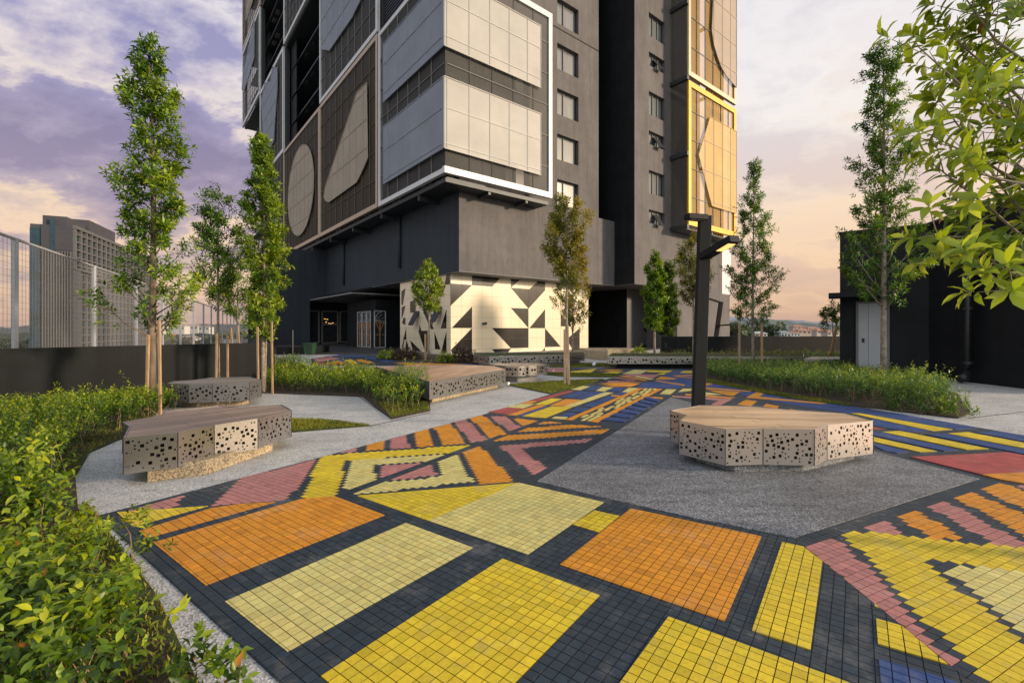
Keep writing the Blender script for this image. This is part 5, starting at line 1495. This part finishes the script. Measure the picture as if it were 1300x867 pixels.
# ================================================================ FAR SURROUNDINGS
def hill(name, x0, x1, y, base, prof, c, depth=200, seed=0, rough=1.0, n=90):
    mb = MB(); pts = []
    for i in range(n + 1):
        f = i / n; x = x0 + (x1 - x0) * f
        h = float(np.interp(f, [p[0] for p in prof], [p[1] for p in prof])) + rough * mnoise.noise((x / (abs(x1 - x0)) * 34, seed, 0)) + rough * .5 * mnoise.noise((x / (abs(x1 - x0)) * 90, seed, 4))
        pts.append((x, h))
    for a, b in zip(pts, pts[1:]):
        mb.face([(a[0], y - depth, base), (b[0], y - depth, base), (b[0], y, b[1]), (a[0], y, a[1])])
        mb.face([(a[0], y, a[1]), (b[0], y, b[1]), (b[0], y + depth, base), (a[0], y + depth, base)])
    o = mb.build(name, mat(name + '_cover', c, .95, var=.35, sc=.02, fine=.2, bmp=0), None, smooth=True); return struct(o)
hill('far_hills', 500, 3800, 2600, -26, [(0, 40), (.12, 62), (.2, 78), (.3, 58), (.5, 20), (1, 5)], (.20, .21, .25), 500, 1, 9)  # bluish cover colour has the distance haze mixed in
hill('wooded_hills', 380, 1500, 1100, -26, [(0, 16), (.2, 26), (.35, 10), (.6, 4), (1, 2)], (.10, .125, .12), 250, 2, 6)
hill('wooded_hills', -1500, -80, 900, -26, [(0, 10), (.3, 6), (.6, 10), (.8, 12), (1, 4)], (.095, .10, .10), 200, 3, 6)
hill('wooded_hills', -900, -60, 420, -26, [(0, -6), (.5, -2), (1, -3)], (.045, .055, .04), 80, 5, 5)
def blobwood(name, label, pts, col):
    mb = []; O = []; Dd = []; 
    P = []
    for (x, y, z, r) in pts:
        k = 60
        v = rng.normal(size=(k, 3)); v /= np.linalg.norm(v, axis=1, keepdims=True)
        P.append(np.array((x, y, z)) + v * r * rng.uniform(.6, 1.05, (k, 1)) * np.array((1.2, 1, .8)))
    P = np.concatenate(P); n = len(P)
    o = leafmesh(name, P, rng.normal(size=(n, 3)), rng.normal(size=(n, 3)), np.full(n, 3.6), np.full(n, 3.2), leafcol(n, col, rng.uniform(.1, .7, n)), M['leafdull'])
    o['kind'] = 'stuff'; tag(o, label, 'trees')
far = [np.array(c) for c in ((.035, .05, .04), (.05, .075, .05), (.08, .10, .06), (.11, .12, .07))]
pts = []
for i in range(150):
    Y = random.uniform(330, 620); px = random.uniform(905, 1075); pts.append((gx(px, Y), Y, -23 + random.uniform(0, 12), random.uniform(4, 8)))
for i in range(30):
    Y = random.uniform(300, 340); px = random.uniform(925, 985); pts.append((gx(px, Y), Y, -8 + random.uniform(0, 10), random.uniform(4, 7)))
blobwood('distant_woods', 'dark distant woods in the valley beyond the right parapet', pts, far)
pts = []
for i in range(200):
    Y = random.uniform(260, 460); px = random.uniform(-40, 335); pts.append((gx(px, Y), Y, -22 + random.uniform(0, 15), random.uniform(4, 8)))
blobwood('distant_woods', 'dark distant woods seen through the glass fence on the left', pts, far)
def house(label, px, Y, z, w, d, h, c, rc, grp):
    x = gx(px, Y); t = thing('distant_house', label, 'house', (x, Y, z), grp)
    a = MB(); a.box(x - w / 2, x + w / 2, Y - d / 2, Y + d / 2, z - 14, z + h); a.build('wall', mat('house_wall', c, .8), t)
    b = MB(); e = .6
    b.hexa([(x - w / 2 - e, Y - d / 2 - e, z + h), (x + w / 2 + e, Y - d / 2 - e, z + h), (x + w / 2 + e, Y + d / 2 + e, z + h), (x - w / 2 - e, Y + d / 2 + e, z + h)],
           [(x - w / 4, Y - .2, z + h + w * .16), (x + w / 4, Y - .2, z + h + w * .16), (x + w / 4, Y + .2, z + h + w * .16), (x - w / 4, Y + .2, z + h + w * .16)]); b.build('roof', mat('house_roof', rc, .8), t)
    for k in range(3):
        g_ = MB(); xx = x - w / 2 + w * (k + .5) / 3; g_.box(xx - w * .09, xx + w * .09, Y - d / 2 - .05, Y - d / 2 + .1, z + h * .3, z + h * .7); g_.build('window', M['glassdark'], t)
hg = 'pale houses in the valley beyond the right parapet'
for px, Y, z, w, h, c, rc in [(962, 300, -3.5, 8, 2.2, (.5, .49, .48), (.42, .42, .45)), (977, 330, -3.6, 8, 2.0, (.55, .54, .52), (.5, .5, .52)), (993, 300, -4, 6, 3.4, (.42, .44, .47), (.3, .32, .36)), (1006, 350, -4.2, 7, 3, (.5, .5, .5), (.33, .16, .10)),
                              (1018, 420, -3, 12, 3, (.45, .36, .3), (.36, .18, .12)), (1030, 460, -1, 12, 3, (.5, .4, .32), (.34, .18, .12)), (1042, 450, -3, 13, 3, (.5, .42, .36), (.4, .2, .13)), (1054, 400, -4, 10, 3, (.5, .45, .4), (.36, .2, .14)), (1012, 520, 1, 14, 3, (.46, .38, .33), (.33, .17, .11))]:
    house('pale distant house with pitched roof in the valley beyond the right parapet', px, Y, z, w, 8, h, c, rc, hg)
hg = 'white houses seen through the glass fence'
for px, Y, z, w, h in [(205, 520, 0, 12, 4), (222, 540, 0, 14, 4), (232, 520, 0, 10, 5), (247, 560, 1, 14, 4), (262, 540, 0, 12, 4), (218, 500, -12, 16, 5), (240, 380, -10, 14, 4), (12, 470, -24, 18, 10), (24, 480, -22, 12, 10)]:
    house('small white distant house with pitched roof seen through the glass fence', px, Y, z, w, 9, h, (.55, .53, .5), (.34, .27, .24), hg)

# hotel block on the left
HC = (gx(92, 180), 180.0); hd_ = (-.386, .922); hn = (.922, .386)   # right face runs away
hl = (-.922, -.386)
hot = thing('hotel_block', 'tall grey hotel block with grid of balcony windows beyond the left fence', 'building', (HC[0], HC[1], -26))
HQ = lambda a, b: (HC[0] + hl[0] * a + hd_[0] * b, HC[1] + hl[1] * a + hd_[1] * b)
M['hwall'] = mat('hotel_wall', (.055, .06, .07), .8, var=.08, sc=.1, fine=.6, bmp=0)
M['hpale'] = mat('hotel_pale_band', (.105, .105, .108), .8, var=.06, sc=.1, bmp=0)
M['hdark'] = mat('hotel_grey_panel', (.05, .05, .062), .8, var=.1, sc=.3, bmp=0)
M['hglass'] = mat('hotel_glass', (.010, .035, .055), .25, var=.5, sc=.25, bmp=0)
hb = MB(); hb.prism([HQ(0, 0), HQ(12.5, 0), HQ(12.5, 92), HQ(0, 92)], -26, 41.5); hb.build('wall', M['hwall'], hot)
hb = MB(); hb.prism([HQ(2, .8), HQ(9.2, .8), HQ(9.2, 16), HQ(2, 16)], 41.5, 45.2); hb.prism([HQ(1, 17), HQ(9, 17), HQ(9, 44), HQ(1, 44)], 41.5, 47.5); hb.prism([HQ(-.02, -.25), HQ(9.3, -.25), HQ(9.3, 0), HQ(-.02, 0)], 32, 41.5)
hb.build('roof_core', M['hdark'], hot)
rb_ = MB()
for k in range(11): rb_.prism([HQ(.3 + k * .82, -.6), HQ(.62 + k * .82, -.6), HQ(.62 + k * .82, 0), HQ(.3 + k * .82, 0)], -26, 31.5)
rb_.build('ribs', M['hpale'], hot)
gs = MB(); gs.prism([HQ(5.2, -.34), HQ(6.6, -.34), HQ(6.6, -.26), HQ(5.2, -.26)], -26, 44); gs.prism([HQ(9.5, -.5), HQ(12.4, -.5), HQ(12.4, -.02), HQ(9.5, -.02)], -26, 40); gs.build('glass_strip', M['hglass'], hot)
fl = MB()
for r in range(19):
    z = 38.4 - r * 3.05; fl.prism([HQ(-.9, .3), HQ(-.02, .3), HQ(-.02, 91), HQ(-.9, 91)], z, z + .55)
fl.prism([HQ(-1.1, 0), HQ(-.02, 0), HQ(-.02, 92), HQ(-1.1, 92)], 40.7, 41.9)
fl.build('balcony_band', M['hpale'], hot)
vt = MB()
for c in range(20): vt.prism([HQ(-.85, c * 4.7 + .2), HQ(-.03, c * 4.7 + .2), HQ(-.03, c * 4.7 + 1.3), HQ(-.85, c * 4.7 + 1.3)], -26, 40.7)
vt.build('pier', M['hpale'], hot)
wn = None; cnt = 0; rest = MB()
for c in range(19):
    for r in range(20):
        y0 = c * 4.7 + 1.35; z0 = 35.9 + .6 - (r - 0) * 3.05 + .0
        z0 = 38.4 - r * 3.05 - 2.45
        q = [HQ(-.12, y0), HQ(-.12, y0 + 3.5), HQ(-.02, y0 + 3.5), HQ(-.02, y0)]
        if z0 < -22: continue
        if cnt < 100 and r < 16:
            w_ = MB(); w_.prism(q, z0, z0 + 2.3); w_.build('window', M['hglass'], hot); cnt += 1
        else: rest.prism(q, z0, z0 + 2.3)
ro = rest.build('windows', M['hglass'], hot); ro['kind'] = 'stuff'
lb_ = MB(); lb_.prism([HQ(-2.0, .2), HQ(0, .2), HQ(0, 22), HQ(-2.0, 22)], 24.3, 25.1); lb_.prism([HQ(-2.0, .4), HQ(-.9, .4), HQ(-.9, 1.4), HQ(-2.0, 1.4)], -26, 24.3); lb_.build('sky_terrace', M['hpale'], hot)

# ================================================================ CAMERA, LIGHT, SKY
cam = bpy.data.cameras.new('camera'); cam.sensor_width = 36; cam.lens = F / 1300 * 36; cam.shift_y = -15.5 / 1300
cam.clip_start = .05; cam.clip_end = 12000
co = bpy.data.objects.new('camera', cam); COL.objects.link(co); co.location = (0, 0, EYE); co.rotation_euler = (PI / 2, 0, 0)
S.camera = co

SUN_AZ = math.radians(104); SUN_EL = math.radians(13)
sd = Vector((math.sin(SUN_AZ) * math.cos(SUN_EL), math.cos(SUN_AZ) * math.cos(SUN_EL), math.sin(SUN_EL)))
sl = bpy.data.lights.new('sun', 'SUN'); sl.energy = 4.8; sl.angle = math.radians(5); sl.color = (1.0, .79, .56)
so = bpy.data.objects.new('sun', sl); COL.objects.link(so); so.rotation_euler = sd.to_track_quat('Z', 'Y').to_euler(); so.location = (30, -5, 20)

w = bpy.data.worlds.new('World'); S.world = w; w.use_nodes = True; nt = w.node_tree
bg = nt.nodes['Background']; bg.inputs['Strength'].default_value = .1
sky = N(nt, 'ShaderNodeTexSky', sky_type='NISHITA'); sky.sun_disc = False; sky.sun_elevation = SUN_EL; sky.sun_rotation = SUN_AZ
tc = N(nt, 'ShaderNodeTexCoord'); sx = N(nt, 'ShaderNodeSeparateXYZ'); nt.links.new(tc.outputs['Generated'], sx.inputs[0])
def mth(op, a, b=None, clamp=False):
    n = N(nt, 'ShaderNodeMath', operation=op); n.use_clamp = clamp
    for i, v in enumerate((a, b)):
        if v is None: continue
        if isinstance(v, (int, float)): n.inputs[i].default_value = v
        else: nt.links.new(v, n.inputs[i])
    return n.outputs[0]
def sr(*c): return tuple((x / 255) ** 2.2 for x in c)
X_, Y_, Z_ = sx.outputs
el = mth('MAXIMUM', Z_, 0.0)
left = ramp(nt, el, [(0.0, sr(208, 172, 158)), (.10, sr(232, 194, 170)), (.22, sr(196, 176, 184)), (.36, sr(168, 160, 194)), (.55, sr(152, 150, 194)), (1.0, sr(150, 156, 196))])
right = ramp(nt, el, [(0.0, sr(204, 165, 146)), (.10, sr(238, 198, 165)), (.22, sr(255, 226, 198)), (.38, sr(256, 250, 244)), (.6, sr(245, 242, 246)), (1.0, sr(170, 174, 205))])
side = N(nt, 'ShaderNodeMapRange', interpolation_type='SMOOTHSTEP'); side.inputs[1].default_value = -.45; side.inputs[2].default_value = .40
nt.links.new(X_, side.inputs[0])
base = mixc(nt, left, right, side.outputs[0])
den = mth('ADD', el, .26)
cv = N(nt, 'ShaderNodeCombineXYZ'); nt.links.new(mth('DIVIDE', X_, den), cv.inputs[0]); nt.links.new(mth('DIVIDE', Y_, den), cv.inputs[1])
mpn = N(nt, 'ShaderNodeMapping'); mpn.inputs['Scale'].default_value = (1.15, 1.5, 1); mpn.inputs['Location'].default_value = (3.3, 1.7, 0); mpn.inputs['Rotation'].default_value = (0, 0, .5)
nt.links.new(cv.outputs[0], mpn.inputs['Vector'])
c1 = noise(nt, mpn.outputs[0], 1.35, 10, .60)
mask = ramp(nt, c1, [(.45, 0.0), (.56, 1.0)])
edge = ramp(nt, c1, [(.33, 0.0), (.42, 1.0), (.47, 0.0)])
ccolL = ramp(nt, el, [(0, sr(196, 168, 164)), (.2, sr(156, 140, 164)), (.45, sr(126, 120, 160)), (1, sr(140, 140, 180))])
ccolR = ramp(nt, el, [(0, sr(206, 168, 152)), (.15, sr(222, 188, 172)), (.35, sr(206, 192, 202)), (1, sr(200, 196, 212))])
ccol = mixc(nt, ccolL, ccolR, side.outputs[0])
mfac = mth('MULTIPLY', mask, mth('SUBTRACT', .95, mth('MULTIPLY', side.outputs[0], .42)))
col = mixc(nt, base, ccol, mfac)
hcol = ramp(nt, el, [(0, sr(255, 205, 160)), (.2, sr(255, 222, 185)), (.45, sr(245, 236, 235)), (1, sr(225, 225, 240))])
efac = mth('MULTIPLY', edge, .85)
efac = mth('MULTIPLY', efac, mth('MULTIPLY', mth('MULTIPLY', el, 7.0, True), 1.0))
col = mixc(nt, col, hcol, efac)
# sunset glow round the sun
dt = N(nt, 'ShaderNodeVectorMath', operation='DOT_PRODUCT'); nt.links.new(tc.outputs['Generated'], dt.inputs[0]); dt.inputs[1].default_value = sd
gl = mth('POWER', mth('MAXIMUM', dt.outputs['Value'], 0.0), 14.0)
glc = mixc(nt, (0, 0, 0), (2.6, 1.7, .85), gl)
col = mixc(nt, col, glc, 1.0, 'ADD')
behind = N(nt, 'ShaderNodeMapRange', interpolation_type='SMOOTHSTEP'); behind.inputs[1].default_value = .15; behind.inputs[2].default_value = -.6; behind.inputs[3].default_value = 0.0; behind.inputs[4].default_value = 1.0
nt.links.new(Y_, behind.inputs[0])
col = mixc(nt, col, (1.22, 1.25, 1.22), behind.outputs[0])
zen = N(nt, 'ShaderNodeMapRange', interpolation_type='SMOOTHSTEP'); zen.inputs[1].default_value = .62; zen.inputs[2].default_value = .95
nt.links.new(Z_, zen.inputs[0])
col = mixc(nt, col, (.62, .70, .86), zen.outputs[0])
# below the horizon
dn_ = mth('LESS_THAN', Z_, -.002)
col = mixc(nt, col, (.20, .17, .15), dn_)
sc10 = mixc(nt, col, (9.3, 9.3, 9.3), 1.0, 'MULTIPLY')
nis = mixc(nt, sky.outputs[0], (.12, .12, .12), 1.0, 'MULTIPLY')
tot = mixc(nt, sc10, nis, 1.0, 'ADD')
nt.links.new(tot, bg.inputs['Color'])

S.view_settings.view_transform = 'Standard'; S.view_settings.look = 'None'; S.view_settings.exposure = 0; S.view_settings.gamma = 1
S.render.engine = 'CYCLES'
S.cycles.transparent_max_bounces = 16
S.cycles.max_bounces = 6
